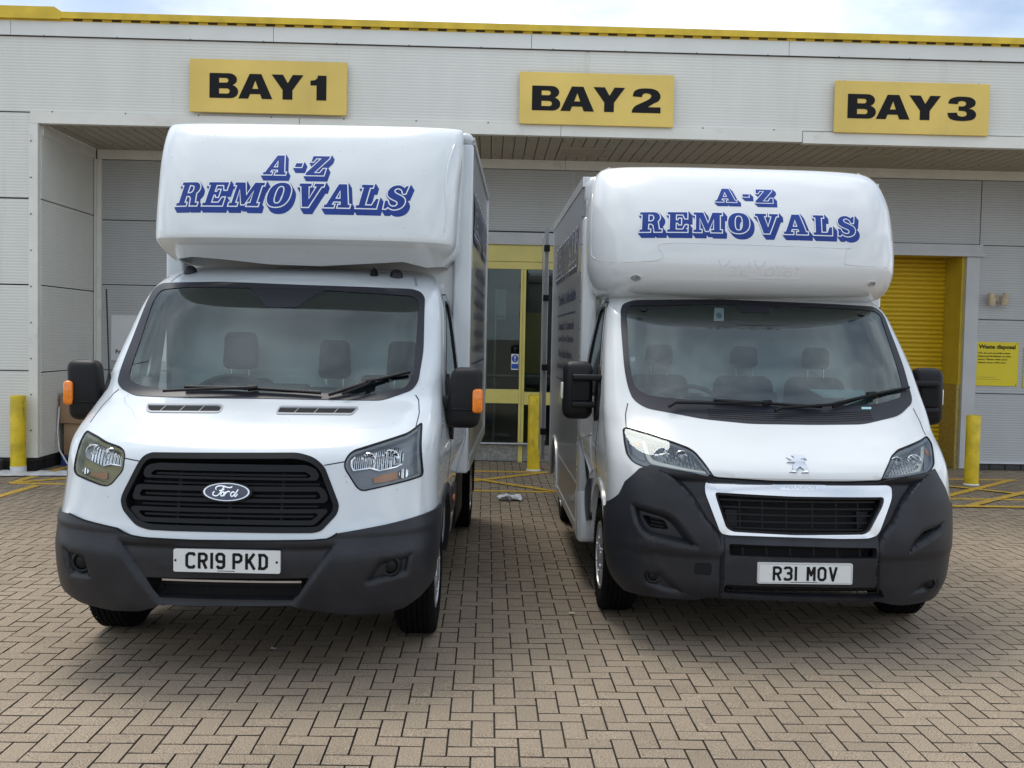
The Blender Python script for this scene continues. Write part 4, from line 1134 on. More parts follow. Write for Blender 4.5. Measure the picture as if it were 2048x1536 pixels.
tag(MB().rbox(-6.1, -5.765, 12.36, 12.56, .004, .15, .02, 2).build('rubber_block', M['plinth'], None, 40), 'black rubber block on the ground left of the yellow bollard', 'block')
def scrap(x, y, sx, sy, n, seed, lab, m='paper', hz=.03):
    r_ = random.Random(seed)
    v, f = [], []
    for i in range(n):
        for j in range(n):
            a, b = i / (n - 1) - .5, j / (n - 1) - .5
            k = 1 - .5 * (a * a + b * b) * 2
            v.append((x + sx * a * (1 + r_.uniform(-.15, .15)), y + sy * b * (1 + r_.uniform(-.15, .15)), .006 + hz * r_.random() * k))
    for i in range(n - 1):
        for j in range(n - 1): f.append((i * n + j, (i + 1) * n + j, (i + 1) * n + j + 1, i * n + j + 1))
    return tag(mesh_obj('paper_scrap', v, f, M[m], None, 25), lab, 'litter')
scrap(.27, 10.95, .26, .15, 9, 3, 'crumpled white paper lying on the paving between the vans', hz=.075)
scrap(.56, 6.43, .035, .04, 4, 9, 'small pale scrap on the paving beside the right van front wheel', 'lampcream', .006)
scrap(-1.13, 5.62, .03, .03, 3, 5, 'tiny white scrap on the paving under the left van bumper', 'film', .01)
# ------------------------------------------------------------------ vehicle materials
def paint_mat(name, col, dirt=.10, specks=True, thr=.92):
    m = mat(name, col, .22, spec=.5, coat=.9)
    n, l = m.node_tree.nodes, m.node_tree.links
    b = n['Principled BSDF']
    tc = n.new('ShaderNodeTexCoord')
    n1 = n.new('ShaderNodeTexNoise'); n1.inputs['Scale'].default_value = 2.2; n1.inputs['Detail'].default_value = 8
    n2 = n.new('ShaderNodeTexVoronoi'); n2.inputs['Scale'].default_value = 34
    n3 = n.new('ShaderNodeTexNoise'); n3.inputs['Scale'].default_value = 3; n3.inputs['Detail'].default_value = 3
    for q in (n1, n2, n3): l.new(tc.outputs['Object'], q.inputs['Vector'])
    r1 = n.new('ShaderNodeMapRange'); r1.inputs['From Min'].default_value, r1.inputs['From Max'].default_value = .45, .8
    r1.inputs['To Max'].default_value = dirt
    l.new(n1.outputs['Fac'], r1.inputs['Value'])
    mx = n.new('ShaderNodeMixRGB'); mx.inputs['Color1'].default_value = (*col, 1); mx.inputs['Color2'].default_value = (.42, .40, .35, 1)
    l.new(r1.outputs['Result'], mx.inputs['Fac'])
    out = mx.outputs['Color']
    if specks:
        w = n.new('ShaderNodeTexWhiteNoise'); l.new(n2.outputs['Position'], w.inputs['Vector'])
        gt = n.new('ShaderNodeMath'); gt.operation = 'GREATER_THAN'; gt.inputs[1].default_value = thr
        l.new(w.outputs['Value'], gt.inputs[0])
        sp = n.new('ShaderNodeMapRange'); sp.inputs['From Min'].default_value, sp.inputs['From Max'].default_value = .13, .06
        l.new(n2.outputs['Distance'], sp.inputs['Value'])
        mu = n.new('ShaderNodeMath'); mu.operation = 'MULTIPLY'; l.new(sp.outputs['Result'], mu.inputs[0]); l.new(gt.outputs[0], mu.inputs[1])
        m3 = n.new('ShaderNodeMath'); m3.operation = 'MULTIPLY'; m3.inputs[1].default_value = .8; l.new(mu.outputs[0], m3.inputs[0])
        m2 = n.new('ShaderNodeMixRGB'); m2.inputs['Color2'].default_value = (.10, .085, .06, 1)
        l.new(m3.outputs[0], m2.inputs['Fac']); l.new(out, m2.inputs['Color1'])
        out = m2.outputs['Color']
    l.new(out, b.inputs['Base Color'])
    r2 = n.new('ShaderNodeMapRange'); r2.inputs['To Min'].default_value, r2.inputs['To Max'].default_value = .12, .30
    l.new(n3.outputs['Fac'], r2.inputs['Value']); l.new(r2.outputs['Result'], b.inputs['Roughness'])
    return m
M['paint_tr'] = paint_mat('cool_white_paint', (.61, .655, .69))
M['paint_pg'] = paint_mat('warm_white_paint', (.675, .695, .70), .08, False)
M['cap_tr'] = paint_mat('fairing_white', (.68, .72, .735), .18, True, .88)
M['cap_pg'] = paint_mat('fairing_white_clean', (.70, .72, .73), .07, False)
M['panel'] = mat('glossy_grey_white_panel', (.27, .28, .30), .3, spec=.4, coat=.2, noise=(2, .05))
M['alu'] = mat('aluminium_section', (.62, .63, .64), .35, metal=.7, noise=(8, .08))
M['plastic'] = mat('dark_grey_bumper_plastic', (.020, .0212, .0265), .42, spec=.34, noise=(3.5, .38, 10), bump=(420, .18, 'noise', .001))
M['plastic2'] = mat('charcoal_grille_plastic', (.0085, .0092, .011), .45, spec=.22, bump=(420, .12, 'noise', .001))
M['blackp'] = mat('black_plastic', (.006, .006, .0075), .5, spec=.3, bump=(300, .15, 'noise', .001))
M['frit'] = mat('black_screen_edge', (.022, .023, .031), .38, spec=.28)
M['void'] = mat('black_void', (.004, .004, .005), .9)
M['rubber'] = mat('tyre_rubber', (.004, .004, .0045), .85, spec=.15, noise=(30, .3), bump=(120, .3, 'noise', .002))
M['rim'] = mat('silver_wheel', (.50, .51, .53), .35, metal=.7, noise=(14, .2))
M['chrome'] = mat('satin_chrome', (.78, .79, .81), .22, metal=.85)
M['bright'] = mat('bright_chrome', (.85, .86, .88), .08, metal=1.0)
M['reflector'] = mat('lamp_reflector', (.92, .93, .94), .14, metal=1.0, bump=(16, .75, 'X', .012))
M['bowl'] = mat('lamp_bowl', (.88, .89, .91), .08, metal=1.0)
M['bulb'] = mat('bulb_glass', (.75, .76, .78), .05, coat=1.0)
M['lamphouse_y'] = mat('olive_lamp_bezel', (.30, .26, .09), .35)
M['lamphouse'] = mat('grey_lamp_bezel', (.27, .29, .32), .3)
M['lens'] = glass_mat('lamp_lens', (.93, .94, .95), 1.45)
M['amber'] = mat('amber_plastic', (.85, .22, .01), .2, coat=.5, noise=(60, .2))
M['amberdim'] = mat('amber_bulb', (.55, .22, .07), .3, coat=.3)
M['drl'] = mat('light_guide', (.80, .79, .70), .15, coat=.6)
M['screen'] = glass_mat('windscreen_glass', (.72, .86, .85), 1.72)
M['screen_pg'] = glass_mat('reflective_windscreen_glass', (.62, .75, .74), 1.92)
M['sideglass'] = glass_mat('side_glass', (.55, .63, .62), 1.5)
M['plate'] = mat('white_number_plate', (.70, .72, .72), .3, noise=(9, .04))
M['blue'] = mat('blue_vinyl', (.013, .043, .25), .35, spec=.3, noise=(6, .12))
M['vinylwhite'] = mat('white_vinyl', (.76, .79, .82), .3)
M['navy'] = mat('dark_vinyl', (.022, .028, .11), .35)
M['badge'] = mat('dark_blue_badge', (.008, .014, .06), .15, coat=.8)
M['seat'] = mat('grey_seat_cloth', (.012, .014, .018), .9, noise=(60, .2))
M['dash'] = mat('grey_dash', (.045, .05, .053), .6)
M['lining'] = mat('pale_cab_lining', (.80, .83, .82), .7, noise=(2, .08))
M['under'] = mat('dirty_underbody', (.010, .010, .010), .85)
M['cyan'] = mat('pale_blue_paper', (.42, .68, .72), .6)

scuff(M['plastic'], (.055, .053, .050), .56, .72, (2.2, 2.2, 5), .40)

def cen(p): return (sum(q[0] for q in p) / len(p), sum(q[1] for q in p) / len(p))
def seg_dist(px, pz, a, b):
    dx, dz = b[0] - a[0], b[1] - a[1]
    t = ((px - a[0]) * dx + (pz - a[1]) * dz) / (dx * dx + dz * dz + 1e-12)
    t = 0 if t < 0 else 1 if t > 1 else t
    return math.hypot(px - a[0] - t * dx, pz - a[1] - t * dz)
class Dent:
    """a hollow with sloping sides inside an outline"""
    def __init__(s, poly, depth, slope):
        s.p, s.d, s.w = poly, depth, slope
        xs, zs = [q[0] for q in poly], [q[1] for q in poly]
        s.bb = (min(xs), max(xs), min(zs), max(zs))
    def __call__(s, x, z):
        if not (s.bb[0] < x < s.bb[1] and s.bb[2] < z < s.bb[3]): return 0.0
        r = False
        d = 9
        for i in range(len(s.p)):
            a, b = s.p[i - 1], s.p[i]
            if (a[1] > z) != (b[1] > z) and x < (b[0] - a[0]) * (z - a[1]) / (b[1] - a[1]) + a[0]: r = not r
            d = min(d, seg_dist(x, z, a, b))
        return s.d * sstep(0, s.w, d) if r else 0.0

def tag_part(o, label): o['label'] = label; return o

class Van:
    def __init__(s, key, skin_rows, cap_rows, extra, label, paint, cappaint):
        s.key = key
        s.skin = Skin(skin_rows, 0.0, extra)
        s.F = Front(s.skin)
        s.capskin = Skin(cap_rows, CAPX[key])
        s.C = Front(s.capskin)
        s.root = empty('removal_van', (*VANS[key]['pos'], 0), -rad(VANS[key]['yaw']))
        tag(s.root, label, 'van', 'removal vans parked side by side')
        s.paint, s.cappaint = M[paint], M[cappaint]
    def T(s, n): return list(TAB[s.key + '_' + n])
    def on(s, name, loops, m, off=0.0, thick=.01, parent=None, step=.035, **k):
        return patch(name, loops, s.F, m if not isinstance(m, str) else M[m], parent or s.root, off, thick, step, **k)
    def at(s, x, z, off=0.0):
        p, n = s.F.pn(x, z)
        return p + n * off
    def edge(s, z0, z1, sign, n=30):
        """outline points along the silhouette from z0 to z1"""
        return [(sign * s.skin.hw(z0 + (z1 - z0) * k / n), z0 + (z1 - z0) * k / n) for k in range(n + 1)]
    def line(s, pts, w, m='void', off=.001, parent=None, name='panel_gap'):
        return s.on(name, stroke(pts, w), m, off, .002, parent, step=.03, smooth=None, density=False)
    def front_body(s, btop, holes, ztop):
        """painted shell above the bumper with openings"""
        zl, zr = btop[0][1], btop[-1][1]
        outer = s.edge(zr, ztop, 1, 60) + s.edge(ztop, zl, -1, 60) + btop
        return s.on('cab_body', [outer] + holes, s.paint, 0, .03, step=.03)
    def bumper(s, btop, bbot, holes, m='plastic', feat=()):
        zl, zr = btop[0][1], btop[-1][1]
        outer = btop[::-1] + s.edge(zl, bbot[0][1], -1, 20) + bbot + s.edge(bbot[-1][1], zr, 1, 20)
        return s.on('bumper', [outer] + holes, m, .012, .05, step=.014, smooth=42, feat=feat)
    def tube_on(s, name, pts, r, off, m, parent=None, n=8):
        return MB().tube([s.at(x, z, off) for x, z in pts], r, n).build(name, M[m], parent or s.root, 60)
    def headlight(s, outline, refl, ind, extra, bezel='lamphouse', indm='amberdim', r=.02):
        outline = round_poly(outline, r)
        h = s.on('headlight', [inset(outline, .001)], bezel, -.034, .0, smooth=60)
        s.on('rim_gap', [inset(outline, -.003), inset(outline, .0025)], 'void', .002, .055, h, step=.04, density=False)
        s.on('bezel_edge', [inset(outline, .005), inset(outline, .016)], bezel, -.006, .045, h, step=.04, density=False)
        rf = s.on('reflector', [round_poly(refl, .02)], 'reflector', -.024, .008, h, step=.02)
        c_ = cen(refl)
        xs = sorted(p[0] for p in refl); wd = xs[-1] - xs[0]
        for q, rr_ in ((-.22, .036), (.20, .046)):
            x, z = c_[0] + q * wd * (1 if c_[0] > 0 else -1), c_[1] + .004
            p_ = s.at(x, z, -.020)
            MB().lathe([(rr_, -.004), (rr_ * .93, -.008), (rr_ * .8, .004), (rr_ * .5, .020), (.012, .028)], 24, 'y', p_).build('reflector_bowl', M['bowl'], h, 40)
            MB().lathe([(.011, .026), (.012, .006), (.008, -.004), (0, -.007)], 14, 'y', p_).build('bulb', M['bulb'], h, 50)
        if ind: s.on('indicator', [round_poly(ind, .01)], indm, -.024, .008, h, step=.02)
        for nm, lp, m, off in extra: s.on(nm, lp, m, off, .012, h, step=.02)
        s.on('lens', [inset(outline, .003)], 'lens', -.001, 0, h, step=.03)
        return h
    def plate(s, corners, chars, gapafter, x0, pitch, h, m='plate', rim=False):
        x_0, x_1 = (corners[0][0] + corners[3][0]) / 2, (corners[1][0] + corners[2][0]) / 2
        z_0, z_1 = (corners[2][1] + corners[3][1]) / 2, (corners[0][1] + corners[1][1]) / 2
        y = min(s.skin((x_0 + x_1) / 2, z) for z in (z_0, (z_0 + z_1) / 2, z_1)) - .026
        p = patch('number_plate', [round_poly([(x_0, z_0), (x_1, z_0), (x_1, z_1), (x_0, z_1)], .010)], Flat(y), M[m], s.root, 0, .018, density=False, smooth=None)
        if rim:
            q = [(x_0 + .006, z_0 + .006), (x_1 - .006, z_0 + .006), (x_1 - .006, z_1 - .006), (x_0 + .006, z_1 - .006)]
            patch('plate_border', [round_poly(q, .006), inset(round_poly(q, .006), .0016)], Flat(y - .0004), M['rivet'], p, 0, 0, density=False, smooth=None)
        return p, Flat(y), (x_0, x_1, z_0, z_1)
    def wheel(s, x, y, r, w, sign, rimr, spokes=7, cover=True):
        """a tyre on the side given by sign, outer face at x"""
        xi = x - sign * w
        prof = [(rimr, x - sign * .018), (rimr + .01, x - sign * .008), (rimr + .035, x - sign * .001), (r - .055, x), (r - .025, x - sign * .012), (r - .008, x - sign * .030)]
        for k in range(5):
            a = x - sign * (.034 + k * (w - .07) / 5); b = x - sign * (.034 + (k + .72) * (w - .07) / 5); c = x - sign * (.034 + (k + .76) * (w - .07) / 5); d = x - sign * (.034 + (k + .97) * (w - .07) / 5)
            prof += [(r, a), (r, b), (r - .009, c), (r - .009, d)]
        prof += [(r - .008, xi + sign * .03), (r - .05, xi), (rimr, xi + sign * .02)]
        t = MB().lathe(prof, 56, 'x', (0, y, r)).build('wheel', M['rubber'], s.root, 30)
        # tread blocks on the shoulder
        tb = MB()
        for k in range(60):
            a = 2 * math.pi * k / 60
            c, sn = math.cos(a), math.sin(a)
            tb.add([(x - sign * (.010 + .022 * i), y + c * (r - .022 + .019 * i) - sn * (.011 * j), r + sn * (r - .022 + .019 * i) + c * (.011 * j)) for i in (0, 1) for j in (-1, 1)] +
                   [(x - sign * (.004 + .022 * i), y + c * (r - .016 + .019 * i) - sn * (.009 * j), r + sn * (r - .016 + .019 * i) + c * (.009 * j)) for i in (0, 1) for j in (-1, 1)],
                   [(4, 5, 7, 6), (0, 1, 5, 4), (2, 3, 7, 6), (0, 2, 6, 4), (1, 3, 7, 5)])
        tb.build('tread', M['rubber'], t)
        MB().lathe([(rimr, x - sign * .016), (rimr - .012, x - sign * .012), (rimr - .02, x - sign * .03), (rimr - .03, x - sign * .09), (0, x - sign * .095)], 40, 'x', (0, y, r)).build('rim_barrel', M['void'], t, 40)
        if cover:
            hb = MB()
            for k in range(spokes):
                a0, a1 = 2 * math.pi * (k - .33) / spokes, 2 * math.pi * (k + .33) / spokes
                ring = []
                for rr_, dx, wd in ((.045, -.006, .8), (.085, -.002, 1.0), (rimr * .62, -.006, .85), (rimr * .985, -.016, 1.0)):
                    am, hwd = (a0 + a1) / 2, (a1 - a0) / 2 * wd
                    ring.append([(x + sign * dx, y + rr_ * math.cos(am + hwd * q), r + rr_ * math.sin(am + hwd * q)) for q in (-1, -.35, .35, 1)])
                v = [p for q in ring for p in q]
                v += [(p[0] - sign * .018, p[1], p[2]) for p in v]
                f = [(i * 4 + j, i * 4 + j + 1, i * 4 + j + 5, i * 4 + j + 4) for i in range(3) for j in range(3)]
                f += [(i * 4, i * 4 + 4, i * 4 + 20, i * 4 + 16) for i in range(3)] + [(i * 4 + 3, i * 4 + 7, i * 4 + 23, i * 4 + 19) for i in range(3)]
                hb.add(v, f)
            hb.lathe([(0, x + sign * .004), (.05, x + sign * .003), (.075, x - sign * .002), (.08, x - sign * .016)], 24, 'x', (0, y, r))
            hb.lathe([(rimr, x - sign * .022), (rimr, x - sign * .008), (rimr - .018, x - sign * .006), (rimr - .022, x - sign * .020)], 40, 'x', (0, y, r))
            c_ = hb.build('wheel_cover', M['rim'], t, 35)
            for k in range(spokes):
                a = 2 * math.pi * (k + .5) / spokes
                MB().lathe([(0, x + sign * .004), (.010, x + sign * .002), (.012, x - sign * .02)], 8, 'x', (0, y + .105 * math.cos(a), r + .105 * math.sin(a))).build('wheel_nut', M['rim'], t, 40)
        return t
    def seat(s, x, y, z, w, hz, hr=None, head=(.24, .24), rr=.06):
        b = MB().rbox(x - w / 2, x + w / 2, y, y + .14, z, z + hz, rr, 4, lambda p: Vector((x + (p.x - x) * (1 - .16 * max(0, (p.z - z) / hz - .5) * 2), p.y + .10 * (p.z - z), p.z))).build('seat', M['seat'], s.root, 50)
        MB().rbox(x - w / 2 - .01, x + w / 2 + .01, y - .42, y + .08, z - .16, z + .02, .05, 3).build('cushion', M['seat'], b, 50)
        for hx in (hr or [x]):
            top = z + hz
            MB().rbox(hx - head[0] / 2, hx + head[0] / 2, y + .06, y + .16, top + .055, top + .055 + head[1], .045, 4, lambda p: Vector((hx + (p.x - hx) * (1 - .15 * (p.z - top) / .3), p.y, p.z))).build('head_rest', M['seat'], b, 50)
            for q in (-.055, .055): MB().tube([(hx + q, y + .10, top - .03), (hx + q, y + .11, top + .08)], .006, 8).build('head_rest_post', M['bright'], b, 60)
        return b
    def steering(s, x, y, z, r=.19):
        v, f = [], []
        nu, nv = 36, 8
        for i in range(nu):
            a = 2 * math.pi * i / nu
            for j in range(nv):
                b = 2 * math.pi * j / nv
                q = r + .016 * math.cos(b)
                p = Vector((q * math.cos(a), .016 * math.sin(b), q * math.sin(a)))
                p = Matrix.Rotation(rad(-62), 3, 'X') @ Vector((p.x, p.y, p.z))
                v.append((x + p.x, y + p.y, z + p.z))
        for i in range(nu):
            for j in range(nv): f.append((i * nv + j, ((i + 1) % nu) * nv + j, ((i + 1) % nu) * nv + (j + 1) % nv, i * nv + (j + 1) % nv))
        o = mesh_obj('steering_wheel', v, f, M['dash'], s.root, 60)
        MB().rbox(x - .09, x + .09, y - .03, y + .03, z - .05, z + .05, .02, 3).build('airbag_hub', M['dash'], o, 50)
        return o
    def cab_inside(s, y_screen, z_dash, ydash_back, yb, hw, ztop):
        """dashboard, floor, bulkhead and roof lining"""
        dm = MB()
        n = 22
        v = []
        for i in range(n + 1):
            x = -hw + 2 * hw * i / n
            yf = s.skin.base(x, z_dash) + .07
            hump = .055 * math.exp(-((x - s.wx) / .22) ** 2) + .035 * math.exp(-(x / .2) ** 2)
            for (dy, dz) in ((0, 0), (.12, .012 + hump * .3), (.28, .02 + hump), (.40, .0 + hump), (.45, -.10), (.40, -.35)):
                v.append((x, yf + dy, z_dash + dz))
        dm.add(v, [(i * 6 + j, i * 6 + j + 1, (i + 1) * 6 + j + 1, (i + 1) * 6 + j) for i in range(n) for j in range(5)])
        dm.build('dashboard', M['dash'], s.root, 45)
        MB().box(-hw, hw, .5, yb, .52, .56).build('cab_floor', M['under'], s.root)
        bk = MB().box(-hw - .02, hw + .02, yb - .02, yb, .6, ztop).build('bulkhead', M['lining'], s.root)
        MB().box(-hw + .25, hw - .25, yb - .22, yb - .03, ztop - .05, ztop - .03).build('roof_lining', M['lining'], s.root)
        return bk
# ------------------------------------------------------------------ plate lettering drawn with strokes (unit box 1 x 1, width .62)
PCH = {
 'C': [[(.60, .80), (.52, .93), (.22, .93), (.08, .80), (.08, .20), (.22, .07), (.50, .07), (.60, .20)]],
 'R': [[(.09, 0), (.09, .92), (.42, .92), (.56, .82), (.56, .60), (.42, .48), (.09, .48)], [(.33, .48), (.56, 0)]],
 '1': [[(.10, 0), (.10, 1)]],
 '9': [[(.10, .20), (.20, .07), (.42, .07), (.55, .18), (.55, .82), (.42, .93), (.20, .93), (.08, .82), (.08, .58), (.20, .46), (.55, .46)]],
 'P': [[(.09, 0), (.09, .92), (.42, .92), (.56, .82), (.56, .58), (.42, .46), (.09, .46)]],
 'K': [[(.09, 0), (.09, 1)], [(.58, 1), (.14, .42)], [(.26, .56), (.60, 0)]],
 'D': [[(.02, .92), (.40, .92), (.56, .78), (.56, .22), (.40, .08), (.02, .08)], [(.14, .08), (.14, .92)]],
 '3': [[(.04, .80), (.12, .92), (.42, .92), (.55, .80), (.55, .62), (.44, .52), (.22, .52)], [(.44, .52), (.56, .40), (.56, .20), (.43, .08), (.12, .08), (.04, .20)]],
 'M': [[(.08, 0), (.08, 1)], [(.10, .96), (.32, .40), (.54, .96)], [(.56, 1), (.56, 0)]],
 'O': [[(.08, .22), (.08, .78), (.22, .92), (.42, .92), (.56, .78), (.56, .22), (.42, .08), (.22, .08), (.08, .22)]],
 'V': [[(.05, 1), (.31, .05), (.57, 1)]]}
def plate_text(plate, flat, items, z0, h):
    """items: (character, left edge x, right edge x)"""
    for c, xa, xb in items:
        V, F = [], []
        wid = .20 if c == '1' else .64
        for n, st in enumerate(PCH[c]):
            pts = [Vector((xa + (xb - xa) * p[0] / wid, z0 + h * p[1])) for p in st]
            y = flat.y - .0012
            for i, (a, b) in enumerate(zip(pts[:-1], pts[1:])):
                t = (b - a).normalized() * .0071; q = Vector((-t.y, t.x)); y -= .00003
                k = len(V); V += [(c.x, y, c.y) for c in (a - q, b - q, b + q, a + q)]; F.append((k, k + 1, k + 2, k + 3))
                if i:
                    k = len(V); y -= .00003
                    V += [(a.x + .0071 * math.cos(j * math.pi / 6), y, a.y + .0071 * math.sin(j * math.pi / 6)) for j in range(12)]; F.append(tuple(range(k, k + 12)))
        mesh_obj('character', V, F, M['black'], plate)

def side_letters(surf, y0, y1, parent, zoff, dirn):
    """livery on a box side between y0 (start of reading) and y1"""
    L = y1 - y0
    q = lambda t: y0 + L * t
    class Rev:
        """lets the slab letters run along the reading direction"""
        def uv(s, a, b): return (a, b)
        def xz(s, a, b): return (a, b)
        def pn(s, a, b): return surf.pn(y0 + dirn * a, b)
    W = abs(L)
    slab_word('REMOVALS', Rev(), .05 * W, .95 * W, 2.28 + zoff, 2.56 + zoff, parent, M['navy'], M['vinylwhite'], sh=(.06, -.12))
    rows = [('Careful & Affordable', .2, .9, 2.02, 2.12), ('Domestic & Commercial', .22, .85, 1.80, 1.875), ('Local & Long Distance', .22, .85, 1.68, 1.755), ('Short Notice Moves', .24, .8, 1.56, 1.635), ('European Moves & Storage', .2, .88, 1.44, 1.515)]
    for t, a, b, z0, z1 in rows: text_on('livery_word', t, surf, (q(a), z0 + zoff, q(b), z1 + zoff), M['navy'], parent, .0015, .02, words=True)
    for z in (1.925, 1.36): patch('livery_rule', [[(q(.15), z + zoff), (q(.9), z + zoff), (q(.9), z + .012 + zoff), (q(.15), z + .012 + zoff)]], surf, M['navy'], parent, .0015, 0, density=False, smooth=None)

def fog_lamp(van, c, r, parent):
    y = van.skin(c[0], c[1]) - .030
    o = MB().lathe([(r + .012, y + .07), (r + .008, y + .012), (r, y), (r - .008, y + .004), (r - .010, y + .014)], 30, 'y', (c[0], 0, c[1])).build('fog_lamp', M['blackp'], parent, 40)
    MB().lathe([(r - .009, y + .016), (r - .011, y + .010), (r * .5, y + .004), (0, y + .002)], 30, 'y', (c[0], 0, c[1])).build('fog_lamp_cover', M['plastic2'], parent, 50)
    return o

# ================================================================== left-hand van
def tr_x(x, z): return 0.0
_trp = TAB['tr_fogpocketL'], TAB['tr_fogpocketR']
_trd = [Dent(round_poly(p, .02), .035, .03) for p in _trp]
def tr_extra(x, z):
    if z > .78: return 0.0
    xr = .38 + (z - .46) * (.528 - .38) / .22
    k = .032 * (1 - sstep(-.022, .022, abs(x) - xr)) * sstep(.34, .42, z) * (1 - sstep(.665, .705, z))
    # soft ledge along the top of the bumper corners
    k += .010 * sstep(.62, .70, z) * sstep(.45, .55, abs(x)) * (1 - sstep(.72, .74, z))
    for d in _trd: k += d(x, z)
    return k
A = Van('tr', TR_ROWS, TR_CAP, tr_extra, 'white removal van with black oval badged grille parked under BAY 1', 'paint_tr', 'cap_tr')
A.wx = -.38
rt_ = A.root
btop = A.T('btop')
btop = [(-A.skin.hw(.775), .775)] + btop[1:-1] + [(A.skin.hw(.815), .815)]
bbot = [(-A.skin.hw(.43), .43), (-.87, .385), (-.76, .352)] + A.T('bbot')[2:-1] + [(.92, .385), (A.skin.hw(.44), .44)]
grille = round_poly(A.T('grille'), .03)
screen = round_poly(A.T('screen'), .04)
lampL, lampR = A.T('lampL'), A.T('lampR')
A.front_body(btop, [grille, screen, round_poly(lampL, .02), round_poly(lampR, .02)], 2.17)
intake = round_poly(A.T('intake'), .02)
_rz = [.36 + .02 * k for k in range(18)]
bp = A.bumper(btop, bbot, [intake], feat=[[(sg * (.38 + (z - .46) * .673 + d), z) for z in _rz] for sg in (-1, 1) for d in (-.022, .022)] + [q for d_ in _trd for q in (d_.p + d_.p[:1], inset(d_.p, .028))])
A.on('intake_backing', [inset(intake, -.02)], 'void', -.09, 0, bp)
for k in range(4): A.line([(-.34 + .23 * k, .43), (-.34 + .23 * k, .50)], .008, 'blackp', -.06, bp, 'intake_rib')
A.line([(-.34, .462), (.36, .468)], .014, 'blackp', -.055, bp, 'intake_rib')
cb = A.T('chromebar'); A.line(cb, .010, 'alu', -.025, bp, 'trim_bar')
for nm in ('fogL', 'fogR'):
    c = A.T(nm)[0]; fog_lamp(A, c, .047, bp)
A.line([(btop[1][0], btop[1][1])] + btop[2:-2], .008, 'void', .0135, None, 'panel_gap')
# grille
g_ = A.on('grille', [inset(grille, -.01)], 'void', -.075, 0)
A.on('grille_frame', [inset(grille, -.006), inset(grille, .021)], 'plastic2', .004, .07, g_, step=.03)
for k in '123':
    ol, ho = round_poly(A.T('bar' + k), .02), round_poly(A.T('bar' + k + 'h'), .008)
    A.on('grille_bar', [ol, ho], 'plastic2', -.004, .03, g_, step=.02)
    c = cen(ho); xs = [p[0] for p in ho]
    A.line([(min(xs) + .02, c[1] - .001), (max(xs) - .02, c[1] + .001)], .010, 'plastic2', -.022, g_, 'grille_slat')
zb = [(.5 * (a[1] + b[1])) for a, b in ((A.T('bar1')[6], A.T('bar2')[0]), (A.T('bar2')[4], A.T('bar3')[0]))]
for z in zb: A.line([(-.45, z), (.44, z + .002)], .009, 'blackp', -.04, g_, 'grille_slat')
for x in (-.26, .0, .26): A.line([(x, .78), (x, 1.085)], .014, 'blackp', -.045, g_, 'grille_post')
# oval badge with script lettering
bx_, bz_ = -.005, .9355
bd = A.on('badge', [ellipse(bx_, bz_, .125, .050, 44)], 'blackp', .010, .03, g_, step=.02)
A.on('badge_ring', [ellipse(bx_, bz_, .1135, .0430, 44), ellipse(bx_, bz_, .1055, .0390, 44)], 'chrome', .018, .01, bd, step=.012)
A.on('badge_face', [ellipse(bx_, bz_, .107, .0405, 44)], 'badge', .015, .004, bd, step=.02)
scr = [[(680, 520), (655, 470), (690, 420), (780, 392), (920, 402), (1050, 440), (1150, 440), (1205, 408)], [(935, 420), (880, 500), (800, 640), (720, 705), (640, 712), (580, 680), (578, 620), (625, 575)], [(780, 545), (870, 535), (945, 490)],
       [(900, 590), (845, 640), (850, 710), (905, 705), (945, 640), (925, 585), (895, 590)], [(985, 575), (975, 640), (935, 722)], [(960, 680), (1030, 590), (1085, 565), (1135, 585)], [(1290, 600), (1225, 580), (1170, 640), (1180, 712), (1240, 712), (1300, 640)], [(1405, 500), (1320, 640), (1295, 700), (1340, 720), (1392, 640)]]
V_, F__ = [], []
for st in scr:
    pts = spine([(bx_ + (p[0] - 1020) / 790 * .1165, bz_ - (p[1] - 585) / 300 * .0445) for p in st], 4)
    P, Q = patch('', stroke(pts, .0050), A.F, None, off=.0175, thick=.003, density=False, edge=.01, raw=True)
    b = len(V_); V_ += P; F__ += [tuple(i + b for i in t) for t in Q]
mesh_obj('badge_script', V_, F__, M['bright'], bd)
# number plate
pl, fl, bb = A.plate(A.T('plate'), None, None, 0, 0, 0)
sx = lambda X: bb[0] + (bb[1] - bb[0]) * (X - 140) / (1890 - 140)
plate_text(pl, fl, [(c, sx(a), sx(b)) for c, a, b in (('C', 340, 500), ('R', 543, 700), ('1', 748, 790), ('9', 832, 992), ('P', 1108, 1272), ('K', 1318, 1482), ('D', 1525, 1690))], bb[2] + .0175, .0785)
for x in (sx(172), sx(1835)): MB().lathe([(0, -.004), (.005, -.003), (.006, 0)], 10, 'y', (x, fl.y, .5 * (bb[2] + bb[3]))).build('plate_screw', M['black'], pl)
patch('plate_footer', [[(sx(860), bb[2] + .006), (sx(1150), bb[2] + .006), (sx(1150), bb[2] + .009), (sx(860), bb[2] + .009)]], Flat(fl.y - .001), M['black'], pl, 0, 0, density=False, smooth=None)
